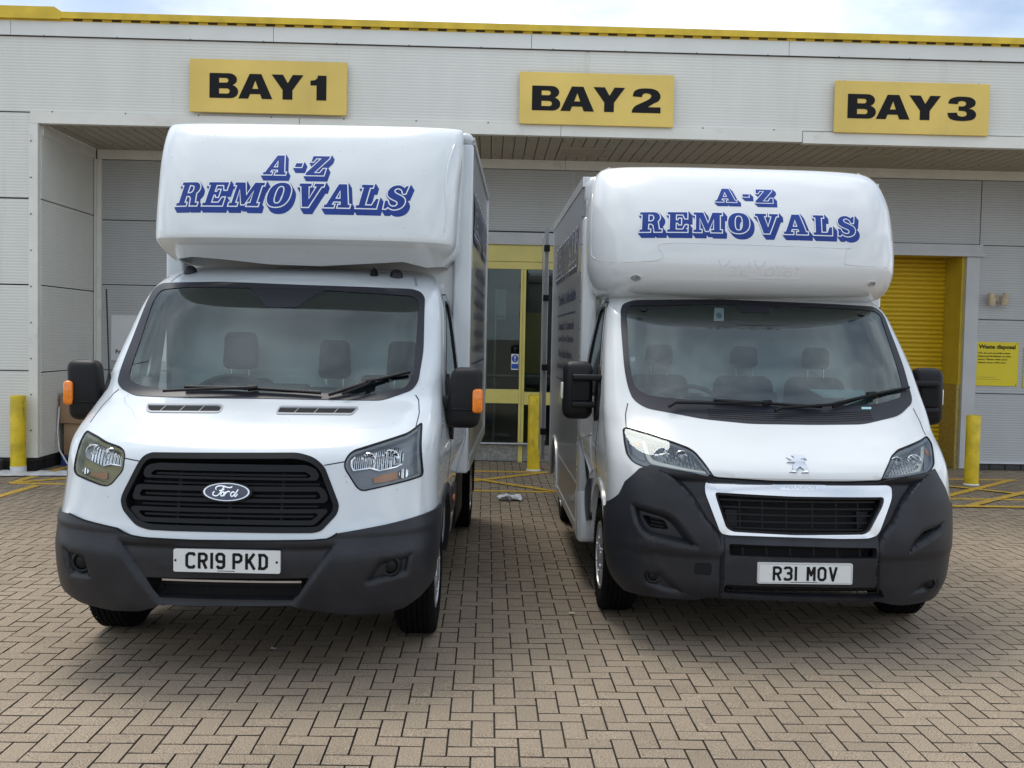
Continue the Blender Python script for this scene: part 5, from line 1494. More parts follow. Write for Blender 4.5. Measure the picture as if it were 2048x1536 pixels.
# lamps
def disc(p3, k=1.0): return [ellipse(p3[0][0], p3[0][1], abs(p3[1][0] - p3[0][0]) * k, abs(p3[2][1] - p3[0][1]) * k, 20)]
h1 = A.headlight(lampL, A.T('reflL'), A.T('indL'), [('side_lamp', disc(A.T('sideL'), 1.1), 'reflector', -.022), ('reflector_edge', stroke(A.T('reflL')[5:11], .006), 'bright', -.017), ('divider', stroke([(-.634, 1.125), (-.64, 1.055)], .010), 'chrome', -.017)], 'lamphouse_y')
tag_part(h1, 'headlight with an olive tinted bezel')
A.headlight(lampR, A.T('reflR'), A.T('indR'), [('side_lamp', disc(A.T('sideR'), 1.2), 'reflector', -.022), ('reflector_edge', stroke(A.T('reflR')[8:14] + A.T('reflR')[:2], .006), 'bright', -.017), ('divider', stroke([(.704, 1.134), (.700, 1.055)], .008), 'chrome', -.017)])
for sg in (-1, 1): A.line([(sg * .868, 1.225), (sg * .872, 1.30), (sg * .855, 1.365), (sg * .835, 1.39)], .0045, 'void')
A.line(A.T('seamL2'), .005); A.line(A.T('seamR2'), .005)
# bonnet vents
for nm in ('ventL', 'ventR'):
    v = A.T(nm)
    if nm == 'ventL': v[-1] = (-.575, 1.296); v[0] = (-.595, 1.322)
    v = round_poly(v, .012)
    vt = A.on('bonnet_vent', [inset(v, -.003), inset(v, .004)], 'lamphouse', .004, .01, step=.03)
    A.on('vent_mesh', [inset(v, .006)], 'void', .0015, 0, vt)
    xs = [p[0] for p in v]; zs = [p[1] for p in v]
    for k in (1, 2, 3):
        x = min(xs) + (max(xs) - min(xs)) * k / 4
        A.line([(x - .01, min(zs) + .006), (x + .004, max(zs) - .006)], .003, 'lamphouse', .003, vt, 'vent_rib')
# windscreen
clear = round_poly(A.T('clear'), .05)
ws = A.on('windscreen', [inset(screen, .004)], 'screen', .0, 0, step=.05, smooth=80)
A.on('screen_border', [inset(screen, -.004), clear], 'frit', .0035, .008, ws, step=.03)
sn = A.T('sensor'); A.on('sensor_panel', [[(sn[0][0], sn[0][1] + .02), *sn[1:3], (sn[3][0], sn[3][1] + .02)]], 'frit', .0025, .004, ws)
for nm, ar in (('blade1', 'arm1'), ('blade2', 'arm2')):
    w = A.tube_on('wiper', A.T(nm), .011, .022, 'blackp', None, 6)
    A.tube_on('wiper_arm', A.T(ar), .009, .034, 'blackp', w, 6)
    c = A.T(nm)[1]
    A.tube_on('wiper_joint', [(c[0] - .025, c[1] - .004), (c[0] + .025, c[1] + .004)], .019, .026, 'blackp', w, 6)
# cab sides, doors, arches
YB = 1.93
AX = 1.02
def arch(y0, z0, r, a0=180, a1=0, n=22): return [(y0 + r * math.cos(rad(a0 + (a1 - a0) * k / n)), z0 + r * math.sin(rad(a0 + (a1 - a0) * k / n))) for k in range(n + 1)]
for sg in (-1, 1):
    S = Side(sg, lambda y, z: A.skin.hw(z) + .062 * max(0.0, y - A.skin.yc(z) - A.skin.L(z)) * sstep(.75, 1.1, z))
    yf = lambda z: A.skin.yc(z) + A.skin.L(z)
    zz = [.50 + (2.12 - .50) * k / 40 for k in range(41)]
    outer = [(yf(z), z) for z in zz if yf(z) < YB] + [(YB, 2.05), (YB, .44)] + arch(AX, .37, .45, 8, 165)
    win = round_poly([(1.23, 1.44), (1.83, 1.43), (1.83, 1.94), (1.69, 1.94)], .05)
    sp = patch('cab_side', [outer, win], S, A.paint, rt_, 0, .03, .05)
    wn_ = patch('door_window', [win], S, M['sideglass'], rt_, -.008, 0, .08)
    patch('window_seal', [inset(win, -.012), inset(win, .006)], S, M['blackp'], wn_, .002, .01, .05)
    patch('door_gap', stroke([(1.17, .52), (1.14, 1.0), (1.13, 1.30), (1.24, 1.52), (1.66, 1.985), (1.86, 1.995), (1.885, 1.9), (1.885, .5)], .007), S, M['void'], sp, .001, .002, .03, density=False, smooth=None)
    patch('arch_trim', [arch(AX, .37, .50, 2, 160) + arch(AX, .37, .445, 160, 2)], S, M['plastic'], sp, .012, .03, .04)
    patch('door_moulding', [[(1.50, .62), (1.88, .60), (1.88, .76), (1.52, .78)]], S, M['plastic'], sp, .012, .012, .05)
    patch('side_repeater', [ellipse(1.60, .70, .03, .022, 16)], S, M['amber'], sp, .02, .01, .03)
    patch('mirror_base', [round_poly([(1.06, 1.15), (1.12, 1.11), (1.34, 1.36), (1.31, 1.50), (1.20, 1.45)], .02)], S, M['blackp'], sp, .018, .02, .04)
    hn = MB().rbox(sg * .985 - .02, sg * .985 + .02, 1.62, 1.80, 1.16, 1.20, .012, 2).build('door_handle', M['blackp'], sp, 50)
    # mirror
    xc = sg * 1.10
    fn = lambda p: Vector((xc + (p.x - xc) * (1.0 - .10 * max(0, (p.z - 1.38) / .17)) + sg * .012 * (p.z - 1.37) / .17, p.y + .10 * abs((p.z - 1.37)) ** 1.5, p.z))
    mr = MB().rbox(xc - .098, xc + .098, .955, 1.10, 1.195, 1.545, .05, 4, fn).build('door_mirror', M['blackp'], rt_, 50)
    MB().rbox(min(sg * .93, sg * 1.04), max(sg * .93, sg * 1.04), 1.01, 1.14, 1.285, 1.375, .02, 2).build('mirror_arm', M['blackp'], mr, 50)
    MB().rbox(min(sg * 1.03, sg * 1.18), max(sg * 1.03, sg * 1.18), .949, .985, 1.30, 1.312, .004, 1).build('mirror_rib', M['blackp'], mr, 50)
    a, b = sg * 1.155, sg * 1.212
    MB().rbox(min(a, b), max(a, b), .938, 1.02, 1.285, 1.425, .02, 3, lambda p: Vector((p.x - sg * .25 * max(0, .985 - p.y) , p.y, p.z))).build('mirror_indicator', M['amber'], mr, 50)
    MB().rbox(xc - .055, xc + .055, 1.098, 1.106, 1.24, 1.48, .003, 1).build('mirror_glass', M['bright'], mr, 50)
# aerial, roof lamps
ae = MB().tube([(-.925, .93, 1.37), (-.94, .96, 1.43), (-.945, .97, 1.47)], [.035, .016, .007], 8).tube([(-.945, .97, 1.46), (-.975, 1.0, 1.955)], .0045, 6).build('aerial', M['blackp'], rt_, 60)
for x in (-.70, .62):
    z = 2.095; y = A.skin(x, z)
    MB().lathe([(.042, z - .03), (.042, z + .005), (.036, z + .028), (.02, z + .042), (0, z + .047)], 18, 'z', (x, y, 0)).build('roof_lamp', M['frit'], rt_, 60)
MB().lathe([(.03, 2.09), (.02, 2.13), (0, 2.15)], 14, 'z', (.48, A.skin(.48, 2.10), 0)).build('roof_stud', M['blackp'], rt_, 60)
for x in (-.78, .76): A.line([(x, 2.03), (x * .985, 2.06), (x * .96, 2.10)], .012, 'lamphouse', .001, None, 'roof_channel')
# inside the cab
A.cab_inside(.8, 1.33, 1.4, 1.92, .88, 2.07)
A.steering(-.36, 1.33, 1.36)
A.seat(-.38, 1.58, .98, .50, .45)
A.seat(.42, 1.60, .96, .92, .42, [.22, .66], (.22, .25))
MB().rbox(.38, .56, 1.74, 1.84, 1.30, 1.46, .03, 2).build('seat_tray', M['seat'], rt_, 50)
MB().rbox(-.16, .14, 1.24, 1.38, 1.36, 1.415, .025, 3).build('dash_binnacle', M['dash'], rt_, 50)
# box body
bx0, bx1, by0, by1, bz0, bz1 = -.945, 1.075, 1.97, 4.9, .83, 3.065
body = MB().rbox(bx0 + .012, bx1 - .012, by0 + .01, by1, bz0 + .02, bz1 - .015, .03, 2).build('box_body', A.cappaint, rt_, 40)
for sg, x in ((-1, bx0), (1, bx1)):
    S = Side(sg, lambda y, z, q=abs(x): q)
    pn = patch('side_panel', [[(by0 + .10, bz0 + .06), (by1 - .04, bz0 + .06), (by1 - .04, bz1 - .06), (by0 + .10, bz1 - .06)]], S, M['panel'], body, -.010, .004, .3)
    xi, xo_ = x - sg * .115, x + sg * .004
    MB().rbox(min(xi, xo_), max(xi, xo_), by0 - .05, by0 + .11, bz0 - .02, bz1 - .075, .018, 3).build('corner_post', M['paint_tr'], body, 40)
    MB().rbox(min(xi, xo_), max(xi, xo_), by0 - .055, by0 + .115, bz1 - .078, bz1 + .004, .05, 4).build('corner_cap', M['paint_tr'], body, 40)
    MB().box(min(x - sg * .05, x + sg * .004), max(x - sg * .05, x + sg * .004), by0 + .11, by1 + .01, bz1 - .05, bz1 - .002).build('roof_rail', M['alu'], body)
    MB().box(min(x - sg * .05, x + sg * .006), max(x - sg * .05, x + sg * .006), by0 + .11, by1 + .01, bz0 - .02, bz0 + .055).build('floor_rail', M['alu'], body)
    MB().box(min(x - sg * .05, x + sg * .006), max(x - sg * .05, x + sg * .006), by1 - .035, by1 + .012, bz0 + .056, bz1 - .052).build('rear_post', M['alu'], body)
    if sg == 1: side_letters(S, by0 + .2, by1 - .15, pn, .16, 1)
# over-cab fairing
cs = A.capskin
cbot = A.T('capbot')
z0, z1 = 2.175, 3.08
def edge_c(zs, sign): return [(cs.xo + sign * cs.hw(z), z) for z in zs]
nn = 46
up_ = [2.20 + (z1 - 2.20) * k / nn for k in range(nn + 1)]
cl, cr_ = cs.xo - cs.hw(2.17), cs.xo + cs.hw(2.165)
bot = [(cl, 2.172)] + [p for p in cbot if cl + .02 < p[0] < cr_ - .02] + [(cr_, 2.165)]
outer = edge_c(up_, 1) + edge_c(up_[::-1], -1) + bot
cap = patch('luton_fairing', [outer], A.C, A.cappaint, rt_, 0, .015, .03, smooth=20)
for sg in (-1, 1):
    S = Side(sg, lambda y, z: cs.hw(z) + sg * cs.xo)
    zs = [2.17 + (3.075 - 2.17) * k / 30 for k in range(31)]
    patch('fairing_side', [[(cs.yc(z) + cs.L(z), z) for z in zs] + [(by0 + .02, 3.07), (by0 + .02, 2.17)]], S, A.cappaint, cap, 0, .01, .05)
us, uf = [], []
bq = []
for a, b in zip(bot[:-1], bot[1:]):
    for k in range(6): bq.append((a[0] + (b[0] - a[0]) * k / 6, a[1] + (b[1] - a[1]) * k / 6))
bq.append(bot[-1])
for x, z in bq:
    us += [A.C.pn(x, z)[0] + Vector((0, .006, 0)), Vector((x, by0 + .03, z + .06))]
mesh_obj('fairing_underside', us, [(2 * i, 2 * i + 1, 2 * i + 3, 2 * i + 2) for i in range(len(bq) - 1)], A.cappaint, cap, 60)
0 and patch('fairing_crease', stroke([(cs.xo - .80, 2.292), (cs.xo - .3, 2.286), (cs.xo + .3, 2.286), (cs.xo + .80, 2.30)], .004), A.C, A.cappaint, cap, .002, .004, .03, density=False)
MB().tube([A.C.pn(x, z)[0] for x, z in spine(A.T('scoop'), 5)], [.002] + [.007] * 19 + [.002], 6).build('fairing_ridge', A.cappaint, cap, 60)
slab_word('A-Z', A.C, -.178, .225, 2.683, 2.815, cap, M['blue'], M['vinylwhite'], .30)
slab_word('REMOVALS', A.C, -.700, .722, 2.481, 2.632, cap, M['blue'], M['vinylwhite'])
# running gear
MB().box(-.62, .62, .75, 4.9, .34, .80).box(-.9, .9, 2.0, 4.85, .62, .80).box(-.82, .82, .25, .8, .40, .52).build('chassis', M['under'], rt_)
MB().box(-.74, .74, .6, 1.45, .44, .9).build('engine_bay', M['under'], rt_)
MB().rbox(.62, .98, 2.25, 3.1, .36, .74, .05, 3).build('fuel_tank', M['blackp'], rt_, 40)
for sg in (-1, 1):
    A.wheel(sg * .965, AX, .352, .225, sg, .205, 5)
    A.wheel(sg * .985, 4.42, .352, .225, sg, .205, 5)
    MB().box(min(sg * .72, sg * .99), max(sg * .72, sg * .99), 4.86, 4.875, .26, .80).build('mud_flap', M['blackp'], rt_)
    sgx = sg * .985
    MB().box(min(sgx, sgx - sg * .02), max(sgx, sgx - sg * .02), 3.9, 4.86, .76, .82).build('rear_mudguard', M['blackp'], rt_)
MB().box(-.95, .95, 4.93, 5.0, .38, .52).build('under_run_bar', M['blackp'], rt_)
# ================================================================== right-hand van
_pgd = [Dent(round_poly(TAB['pg_pocketL'], .03), .06, .04), Dent(round_poly(TAB['pg_pocketR'], .03), .055, .04), Dent(round_poly(TAB['pg_fogpocketL'], .03), .03, .035), Dent(round_poly(TAB['pg_fogpocketR'], .03), .03, .035)]
_pod = pchip([.36, .50, .63, .745, .855, .937, 1.0], [.448, .448, .458, .540, .605, .685, .80])
def pg_extra(x, z):
    if z > 1.01: return 0.0
    a = abs(x) - _pod(max(.36, z))
    dep = .044 if z > .66 else .012 + .032 * sstep(.58, .66, z)
    k = dep * (1 - sstep(-.014, .010, a)) * sstep(.30, .36, z) * (1 - sstep(.93, .985, z))
    k += .014 * sstep(.56, .535, z) * 0
    for d in _pgd: k += d(x, z)
    # horizontal ledge of the bumper corners
    if abs(x) > .43: k += .016 * (1 - sstep(.52, .56, z)) * sstep(.22, .30, z)
    return k
B = Van('pg', PG_ROWS, PG_CAP, pg_extra, 'white removal van with chrome framed grille and rounded fairing, on the right', 'paint_pg', 'cap_pg')
B.wx = -.38
rt_ = B.root
bt = B.T('btop')
bt = [(-B.skin.hw(.72), .72)] + bt + [(B.skin.hw(.76), .76)]
bb_ = [(-B.skin.hw(.31), .31)] + B.T('bbot') + [(B.skin.hw(.30), .30)]
screen = round_poly(B.T('screen'), .05)
lampL, lampR = B.T('lampL'), B.T('lampR')
B.front_body(bt, [screen, round_poly(lampL, .02), round_poly(lampR, .02)], 2.14)
chrome, chromeh = round_poly(B.T('chrome'), .03), round_poly(B.T('chromeh'), .03)
slot, botg = round_poly(B.T('slot'), .012), round_poly(B.T('botgrille'), .015)
slL, slR = round_poly(B.T('slotL'), .02), round_poly(B.T('slotR'), .015)
bp = B.bumper(bt, bb_, [inset(chromeh, -.012), slot, botg, slL, slR], feat=[[(sg * (_pod(z) + d), z) for z in [.36 + .02 * k for k in range(32)]] for sg in (-1, 1) for d in (-.014, .010)] + [d_.p + d_.p[:1] for d_ in _pgd] + [inset(d_.p, .04) for d_ in _pgd[:2]])
for s_, nb in ((slL, 3), (slR, 3)):
    B.on('intake_backing', [inset(s_, -.01)], 'void', -.06, 0, bp)
    xs, zs = [p[0] for p in s_], [p[1] for p in s_]
    for k in range(nb):
        z = min(zs) + (max(zs) - min(zs)) * (k + .6) / (nb + .3)
        B.line([(min(xs) + .03, z + .003), (max(xs) - .03, z - .003)], .006, 'blackp', -.01, bp, 'intake_slat')
B.on('slot_backing', [inset(slot, -.01)], 'void', -.07, 0, bp)
for k in range(6): B.line([(-.32 + .131 * k, .545), (-.325 + .131 * k, .597)], .007, 'plastic2', -.008, bp, 'slot_rib')
B.on('slot_backing', [inset(botg, -.01)], 'void', -.07, 0, bp)
for z in (.365, .342): B.line([(-.40, z), (.45, z - .006)], .007, 'plastic2', -.01, bp, 'slot_rib')
for k in range(8): B.line([(-.36 + .115 * k, .325), (-.36 + .115 * k, .378)], .006, 'plastic2', -.012, bp, 'slot_rib')
for sgx in (-1, 1):
    x = sgx * (.422 if sgx < 0 else .445)
    B.line([(x, .635), (x + sgx * .004, .50), (x + sgx * .006, .34)], .006, 'void', .0150, bp, 'bumper_gap')
tw = round_poly(B.T('tow'), .012)
B.on('tow_cover', [tw], 'plastic2', .015, .006, bp)
B.on('tow_cover_gap', [inset(tw, -.004), inset(tw, .001)], 'void', .0128, 0, bp, density=False)
for nm in ('fogL', 'fogR'):
    c = B.T(nm)[0]
    fog_lamp(B, c, .038, bp)
    for q in (-.012, 0, .012): MB().box(c[0] - .022, c[0] + .022, B.skin(*c) - .0285, B.skin(*c) - .024, c[1] + q - .002, c[1] + q + .002).build('fog_lamp_slot', M['void'], bp)
# grille inside the chrome frame
g_ = B.on('grille', [inset(chromeh, -.01)], 'void', -.085, 0)
B.on('grille_frame', [chrome, chromeh], 'chrome', .030, .05, g_, step=.03)
B.on('grille_liner', [inset(chromeh, -.006), inset(chromeh, .012)], 'blackp', .012, .06, g_, step=.03)
for k, z in enumerate((.842, .803, .765, .727, .690)):
    w = .435 - (.842 - z) * .28
    B.line([(-w - .005, z + .004), (0, z), (w, z + .002)], .009, 'plastic2', -.012, g_, 'grille_slat')
for x in (-.33, -.205, -.07, .075, .21, .335): B.line([(x, .675), (x * 1.01, .865)], .007, 'plastic2', -.022, g_, 'grille_post')
for x in (-.375, .37): B.on('grille_block', [[(x - .03, .70), (x + .03, .70), (x + .035, .79), (x - .035, .79)]], 'blackp', -.04, .02, g_)
npl = round_poly(B.T('nameplate'), .012)
nm_ = B.on('name_strip', [npl], 'bright', .033, .006, step=.02)
text_on('name_lettering', 'PEUGEOT', B.F, (-.085, .908, .09, .925), M['chrome'], nm_, .036, .02)
em = B.on('lion_emblem', [B.T('lion')], 'bright', .010, .008, step=.02)
B.on('emblem_backing', [inset(B.T('lion'), -.0025)], 'lamphouse', .003, .003, em, density=False)  # grey plate behind the emblem, slightly wider than its outline
# plate
pl, fl, bb = B.plate(B.T('plate'), None, None, 0, 0, 0, rim=True)
sx = lambda X: bb[0] + (bb[1] - bb[0]) * (X - 125) / (1890 - 125)
plate_text(pl, fl, [(c, sx(a), sx(b)) for c, a, b in (('R', 402, 568), ('3', 610, 770), ('1', 812, 852), ('M', 1035, 1198), ('O', 1235, 1400), ('V', 1450, 1602))], bb[2] + .0175, .0785)
for x in (sx(360), sx(1615)): MB().lathe([(0, -.004), (.006, -.003), (.007, 0)], 10, 'y', (x, fl.y, .5 * (bb[2] + bb[3]))).build('plate_screw', M['plate'], pl)
patch('plate_footer', [[(sx(735), bb[2] + .007), (sx(1240), bb[2] + .007), (sx(1240), bb[2] + .011), (sx(735), bb[2] + .011)]], Flat(fl.y - .001), M['rivet'], pl, 0, 0, density=False, smooth=None)
# lamps
for sd in 'LR':
    h = B.headlight(lampL if sd == 'L' else lampR, B.T('refl' + sd), B.T('ind' + sd), [('indicator_bulb', [ellipse(*((-.865, 1.125) if sd == 'L' else (.855, 1.11)), .016, .018, 16)], 'amberdim', -.018), ('light_guide', [round_poly(B.T('drl' + sd), .008)], 'drl', -.012)], 'lamphouse', 'lamphouse', .018)
for sg in (-1, 1): B.line([(sg * (_pod(z) - .010), z) for z in [.64 + .0165 * k for k in range(22)]], .006, 'void', .0155, bp, 'trim_gap')
# bonnet shut lines
B.line([(-.885, 1.335), (-.905, 1.27), (-.91, 1.20)], .005); B.line([(.885, 1.335), (.90, 1.26), (.895, 1.185)], .005)
bo = [p for p in B.T('btop')[5:11]]
B.line([(p[0], p[1] + .003) for p in bo], .010, 'void', .002)
# windscreen
clear = round_poly(B.T('clear'), .06)
ws = B.on('windscreen', [inset(screen, .004)], 'screen_pg', 0, 0, step=.05, smooth=80)
B.on('screen_border', [inset(screen, -.004), clear], 'frit', .0035, .008, ws, step=.03)
for k in range(5): B.line([(-.42, 1.268 + .011 * k), (-.1, 1.258 + .011 * k), (.3, 1.256 + .011 * k), (.58, 1.272 + .011 * k)], .004, 'void', .0045, ws, 'cowl_slot')
sn = B.T('sensor'); B.on('sensor_panel', [[(sn[0][0], sn[0][1] + .02), *sn[1:3], (sn[3][0], sn[3][1] + .02)]], 'frit', .0025, .004, ws)
for nm, m in (('sticker1', 'white'), ('sticker2', 'white')): B.on('screen_sticker', [B.T(nm)], m, -.004, 0, ws, density=False)
s1 = B.T('sticker1'); c = cen(s1)
B.on('sticker_print', [ellipse(c[0], c[1] - .01, .02, .02, 16)], 'lamphouse', -.002, 0, ws, density=False)
B.on('screen_sticker', [B.T('sticker3')], 'cyan', .005, 0, ws, density=False)
for nm, ar in (('blade1', 'arm1'), ('blade2', 'arm2')):
    w = B.tube_on('wiper', B.T(nm), .010, .022, 'blackp', None, 6)
    B.tube_on('wiper_arm', B.T(ar), .010, .034, 'blackp', w, 6)
    c = B.T(nm)[1]
    B.tube_on('wiper_joint', [(c[0] - .025, c[1] - .003), (c[0] + .025, c[1] + .003)], .018, .026, 'blackp', w, 6)
# sides
YB = 1.72
AX = .96
bx0, bx1, by0, by1, bz0, bz1 = -1.085, 1.03, 1.74, 4.85, .37, 2.88
for sg in (-1, 1):
    S = Side(sg, lambda y, z: B.skin.hw(z) + .075 * max(0.0, y - B.skin.yc(z) - B.skin.L(z)) * sstep(.75, 1.1, z))
    yf = lambda z: B.skin.yc(z) + B.skin.L(z)
    zz = [.52 + (2.06 - .52) * k / 40 for k in range(41)]
    outer = [(yf(z), z) for z in zz if yf(z) < YB] + [(YB, 2.03), (YB, .36), (1.36, .36)] + arch(AX, .37, .43, 4, 160)
    win = round_poly([(1.05, 1.37), (1.62, 1.35), (1.62, 1.94), (1.47, 1.94)], .06)
    sp = patch('cab_side', [outer, win], S, B.paint, rt_, 0, .03, .05)
    wn_ = patch('door_window', [win], S, M['sideglass'], rt_, -.008, 0, .08)
    patch('window_seal', [inset(win, -.014), inset(win, .008)], S, M['blackp'], wn_, .002, .01, .05)
    patch('door_gap', stroke([(1.06, .82), (1.02, 1.0), (.98, 1.25), (1.02, 1.40), (1.43, 1.975), (1.60, 1.985), (1.665, 1.94), (1.675, 1.2), (1.66, .40)], .009), S, M['void'], sp, .001, .002, .03, density=False, smooth=None)
    patch('arch_lip', [arch(AX, .37, .475, 25, 150) + arch(AX, .37, .43, 150, 25)], S, B.paint, sp, .010, .02, .03)
    patch('door_moulding', [round_poly([(1.38, .50), (1.66, .44), (1.66, .66), (1.46, .78)], .03)], S, M['plastic'], sp, .022, .02, .05)
    patch('door_recess', stroke([(1.20, 1.10), (1.55, 1.04), (1.60, .92), (1.45, .80), (1.25, .86), (1.20, 1.08)], .010), S, B.paint, sp, .006, .006, .03, density=False)
    patch('mirror_base', [round_poly([(.98, 1.22), (1.06, 1.19), (1.13, 1.40), (1.16, 1.56), (1.10, 1.50), (1.0, 1.38)], .02)], S, M['blackp'], sp, .018, .02, .04)
    xc = sg * 1.155
    fn = lambda p: Vector((xc + (p.x - xc) * (1 - .12 * max(0, (p.z - 1.40) / .17) - .10 * max(0, (1.36 - p.z) / .16)), p.y + .5 * abs(p.z - 1.39) ** 2, p.z))
    mr = MB().rbox(xc - .105, xc + .105, 1.07, 1.22, 1.20, 1.578, .055, 4, fn).build('door_mirror', M['blackp'], rt_, 50)
    for z in (1.30, 1.475):
        a, b = sg * .96, sg * 1.20
        MB().rbox(min(a, b), max(a, b), 1.045, 1.085, z - .02, z + .02, .012, 2).build('mirror_arm', M['blackp'], mr, 50)
    a, b = sg * 1.085, sg * 1.20
    MB().rbox(min(a, b), max(a, b), 1.062, 1.08, 1.325, 1.45, .004, 1).build('mirror_recess', M['void'], mr, 40)
    a, b = sg * 1.24, sg * 1.266
    MB().rbox(min(a, b), max(a, b), 1.13, 1.19, 1.33, 1.44, .010, 2).build('mirror_indicator', M['drl'], mr, 50)
    MB().rbox(xc - .06, xc + .06, 1.222, 1.23, 1.25, 1.52, .003, 1).build('mirror_glass', M['bright'], mr, 50)
    MB().rbox(min(sg * 1.0, sg * 1.045), max(sg * 1.0, sg * 1.045), 1.56, 1.63, 1.02, 1.20, .012, 2).build('door_handle', M['blackp'], sp, 50)
# inside
B.cab_inside(.7, 1.30, 1.3, 1.70, .93, 2.02)
B.steering(-.40, 1.22, 1.33)
for x in (-.56, .03, .53): B.seat(x, 1.42, .95, .47, .54, None, (.20, .15), .068)
mesh_obj('dash_paper', [(.34, .76, 1.392), (.62, .80, 1.392), (.66, .96, 1.432), (.30, .92, 1.432), (.34, .76, 1.389), (.62, .80, 1.389), (.66, .96, 1.429), (.30, .92, 1.429)], [(0, 1, 2, 3), (7, 6, 5, 4), (0, 4, 5, 1), (2, 6, 7, 3), (1, 5, 6, 2), (3, 7, 4, 0)], M['cyan'], rt_)
MB().rbox(-.12, .16, 1.10, 1.24, 1.33, 1.40, .03, 3).build('dash_binnacle', M['dash'], rt_, 50)
for x in (-.72, .72): MB().lathe([(0, 1.91), (.035, 1.918), (.03, 1.93)], 12, 'z', (x, B.skin.base(x, 1.92) + .02, 0)).build('visor_clip', M['blackp'], rt_, 50)
# box body, low loading floor
body = MB().box(bx0 + .02, bx1 - .02, by0 + .02, by1 - .02, .90, bz1 - .02).build('box_body', B.cappaint, rt_)
for sg, x in ((-1, bx0), (1, bx1)):
    S = Side(sg, lambda y, z, q=abs(x): q)
    ring = [(by0 + .10, bz0)] + [(3.78, bz0)] + arch(4.18, .36, .42, 175, 5, 18) + [(by1 - .03, bz0), (by1 - .03, bz1 - .07), (by0 + .10, bz1 - .07)]
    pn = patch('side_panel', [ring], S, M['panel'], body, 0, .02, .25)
    patch('arch_lip', [arch(4.18, .36, .45, 178, 2, 18) + arch(4.18, .36, .418, 2, 178, 18)], S, M['alu'], body, .012, .015, .05)
    xi, xo_ = x - sg * .10, x + sg * .004
    MB().rbox(min(xi, xo_), max(xi, xo_), by0 - .06, by0 + .10, .62, bz1 - .30, .02, 3).build('corner_post', B.paint, body, 40)
    fx = lambda p: Vector((p.x, p.y - .05 * max(0, (.62 - p.z) / .3), p.z))
    MB().rbox(min(x - sg * .14, x + sg * .008), max(x - sg * .14, x + sg * .008), by0 - .07, by0 + .13, .29, .66, .035, 3, fx).build('corner_foot', B.paint, body, 40)
    MB().box(min(x - sg * .06, x + sg * .005), max(x - sg * .06, x + sg * .005), by0 + .06, by1, bz1 - .075, bz1 - .004).build('roof_rail', M['alu'], body)
    MB().box(min(x - sg * .05, x + sg * .008), max(x - sg * .05, x + sg * .008), by0 + .13, 3.74, bz0 - .03, bz0 + .03).build('floor_rail', M['alu'], body)
    patch('lower_rule', stroke([(by0 + .12, .68), (3.74, .68)], .014), S, M['alu'], body, .003, .003, .1, density=False, smooth=None)
    MB().box(min(x - sg * .05, x + sg * .006), max(x - sg * .05, x + sg * .006), by1 - .03, by1 + .01, .36, bz1 - .076).build('rear_post', M['alu'], body)
    for k in range(10): MB().lathe([(0, x + sg * .008), (.008, x + sg * .006), (.010, x)], 8, 'x', (0, by0 + .085, .8 + k * .2)).build('post_rivet', M['rivet'], body)
    if sg == -1: side_letters(S, by1 - .35, by0 + .25, pn, 0, -1)
MB().rbox(bx0 + .01, bx1 - .01, by0 - .02, by1, bz1 - .22, bz1 - .002, .07, 4).build('roof', B.cappaint, body, 40)
# open rear door
th = -.035
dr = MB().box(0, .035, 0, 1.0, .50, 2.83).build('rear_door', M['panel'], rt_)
dr.location = (bx0 - .085, by1 + .03, 0); dr.rotation_euler = (0, 0, th)
MB().box(-.003, .038, .985, 1.008, .48, 2.85).build('door_edge', M['alu'], dr)
MB().box(-.006, .041, 1.008, 1.016, .50, 2.83).build('door_seal', M['blackp'], dr)
MB().tube([(.05, .9, .6), (.05, .9, 2.86)], .014, 8).build('lock_rod', M['steel'], dr, 50)
for z in (.75, 1.4, 2.1, 2.6): MB().box(-.012, .045, -.05, .06, z, z + .06).build('hinge', M['blackp'], dr)
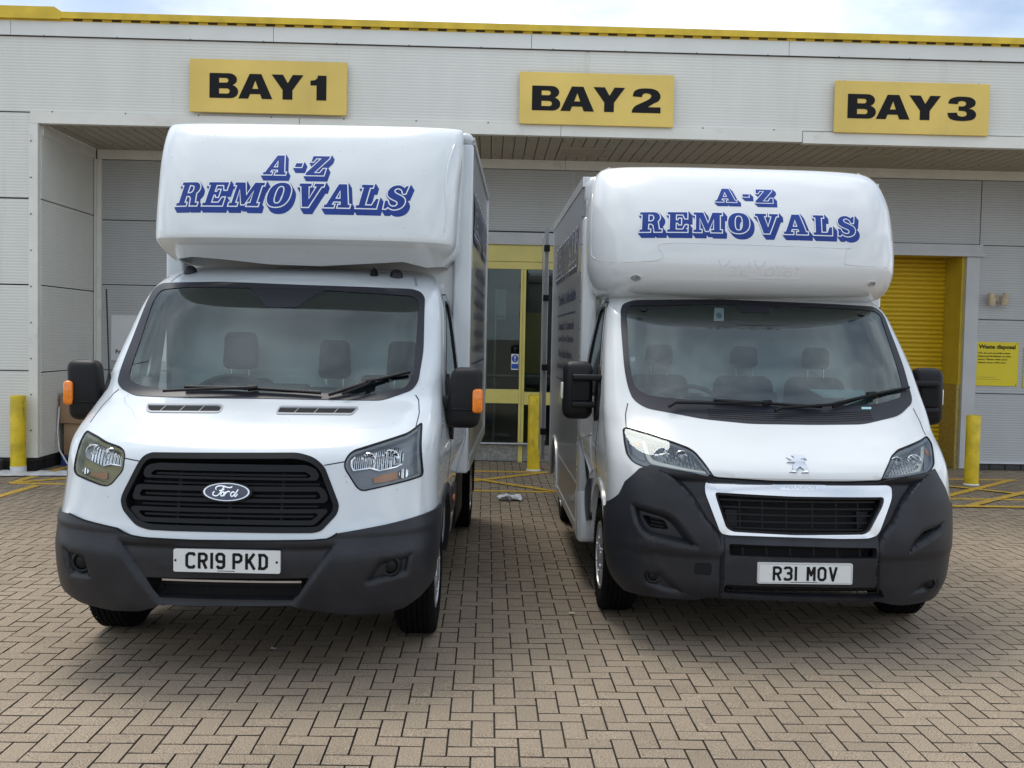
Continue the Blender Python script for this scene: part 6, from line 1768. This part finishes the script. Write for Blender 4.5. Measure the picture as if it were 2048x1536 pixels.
# fairing
cs = B.capskin
z1 = 2.945
nn = 40
up_ = [2.005 + (z1 - 2.005) * k / nn for k in range(nn + 1)]
outer = edge_c(up_, 1) + edge_c(up_[::-1], -1)
cap = patch('luton_fairing', [outer], B.C, B.cappaint, rt_, 0, .012, .035, smooth=50)
for sg in (-1, 1):
    S = Side(sg, lambda y, z: cs.hw(z) + sg * cs.xo)
    zs = [2.005 + (2.94 - 2.005) * k / 30 for k in range(31)]
    patch('fairing_side', [[(min(cs.yc(z) + cs.L(z), by0 + .01), z) for z in zs] + [(by0 + .03, 2.94), (by0 + .03, 2.005)]], S, B.cappaint, cap, 0, .01, .05)
ux = [cs.xo + cs.hw(2.005) * (k / 24 - 1) for k in range(49)]
us = []
for x in ux: us += [B.C.pn(x, 2.005)[0], Vector((x * .97, by0 + .03, 2.03))]
mesh_obj('fairing_underside', us, [(2 * i, 2 * i + 1, 2 * i + 3, 2 * i + 2) for i in range(len(ux) - 1)], B.cappaint, cap, 60)
MB().box(-.75, .72, 1.72, by0 + .05, 2.88, 2.925).build('fairing_top', B.cappaint, cap)
rib = B.T('rib')
MB().tube([B.C.pn(x, z)[0] for x, z in spine(rib, 4)], .0032, 6).build('fairing_rib', B.cappaint, cap, 60)
for nm in ('mlampL', 'mlampR'):
    x, z = B.T(nm)[0]
    l_ = patch('marker_lamp', [ellipse(x, z, .030, .018, 20)], B.C, M['chrome'], cap, .008, .01, .02)
    for q in (-.012, .012): patch('marker_bulb', [ellipse(x + q, z, .011, .012, 14)], B.C, M['lens'] if q > 0 else M['lamphouse'], l_, .011, .003, .02)
mx_ = B.T('maxi')
mo = text_on('embossed_name', 'MaxiMover', B.C, (mx_[0][0], 2.152, mx_[1][0], 2.25), B.cappaint, cap, .0022, .0, .2)
md = mo.modifiers.new('depth', 'SOLIDIFY'); md.thickness, md.offset = .005, -1
patch('embossed_rule', stroke([(mx_[4][0], 2.138), (mx_[5][0], 2.138)], .012), B.C, B.cappaint, cap, .003, .005, .05, density=False)
slab_word('A-Z', B.C, -.275, .118, 2.637, 2.737, cap, M['blue'], M['vinylwhite'], .30, shear=.08)
slab_word('REMOVALS', B.C, -.775, .650, 2.425, 2.562, cap, M['blue'], M['vinylwhite'], shear=.08)
# running gear
MB().box(-.62, .62, .75, 4.8, .26, .62).box(-.85, .85, .25, .8, .34, .46).build('chassis', M['under'], rt_)
MB().box(-.74, .74, .55, 1.4, .40, .9).box(-.98, .98, 1.75, 3.72, .34, .9).build('floor_tray', M['under'], rt_)
for sg in (-1, 1):
    B.wheel(sg * 1.015, AX, .345, .225, sg, .215, 6)
    B.wheel(sg * 1.02, 4.18, .345, .225, sg, .215, 6)
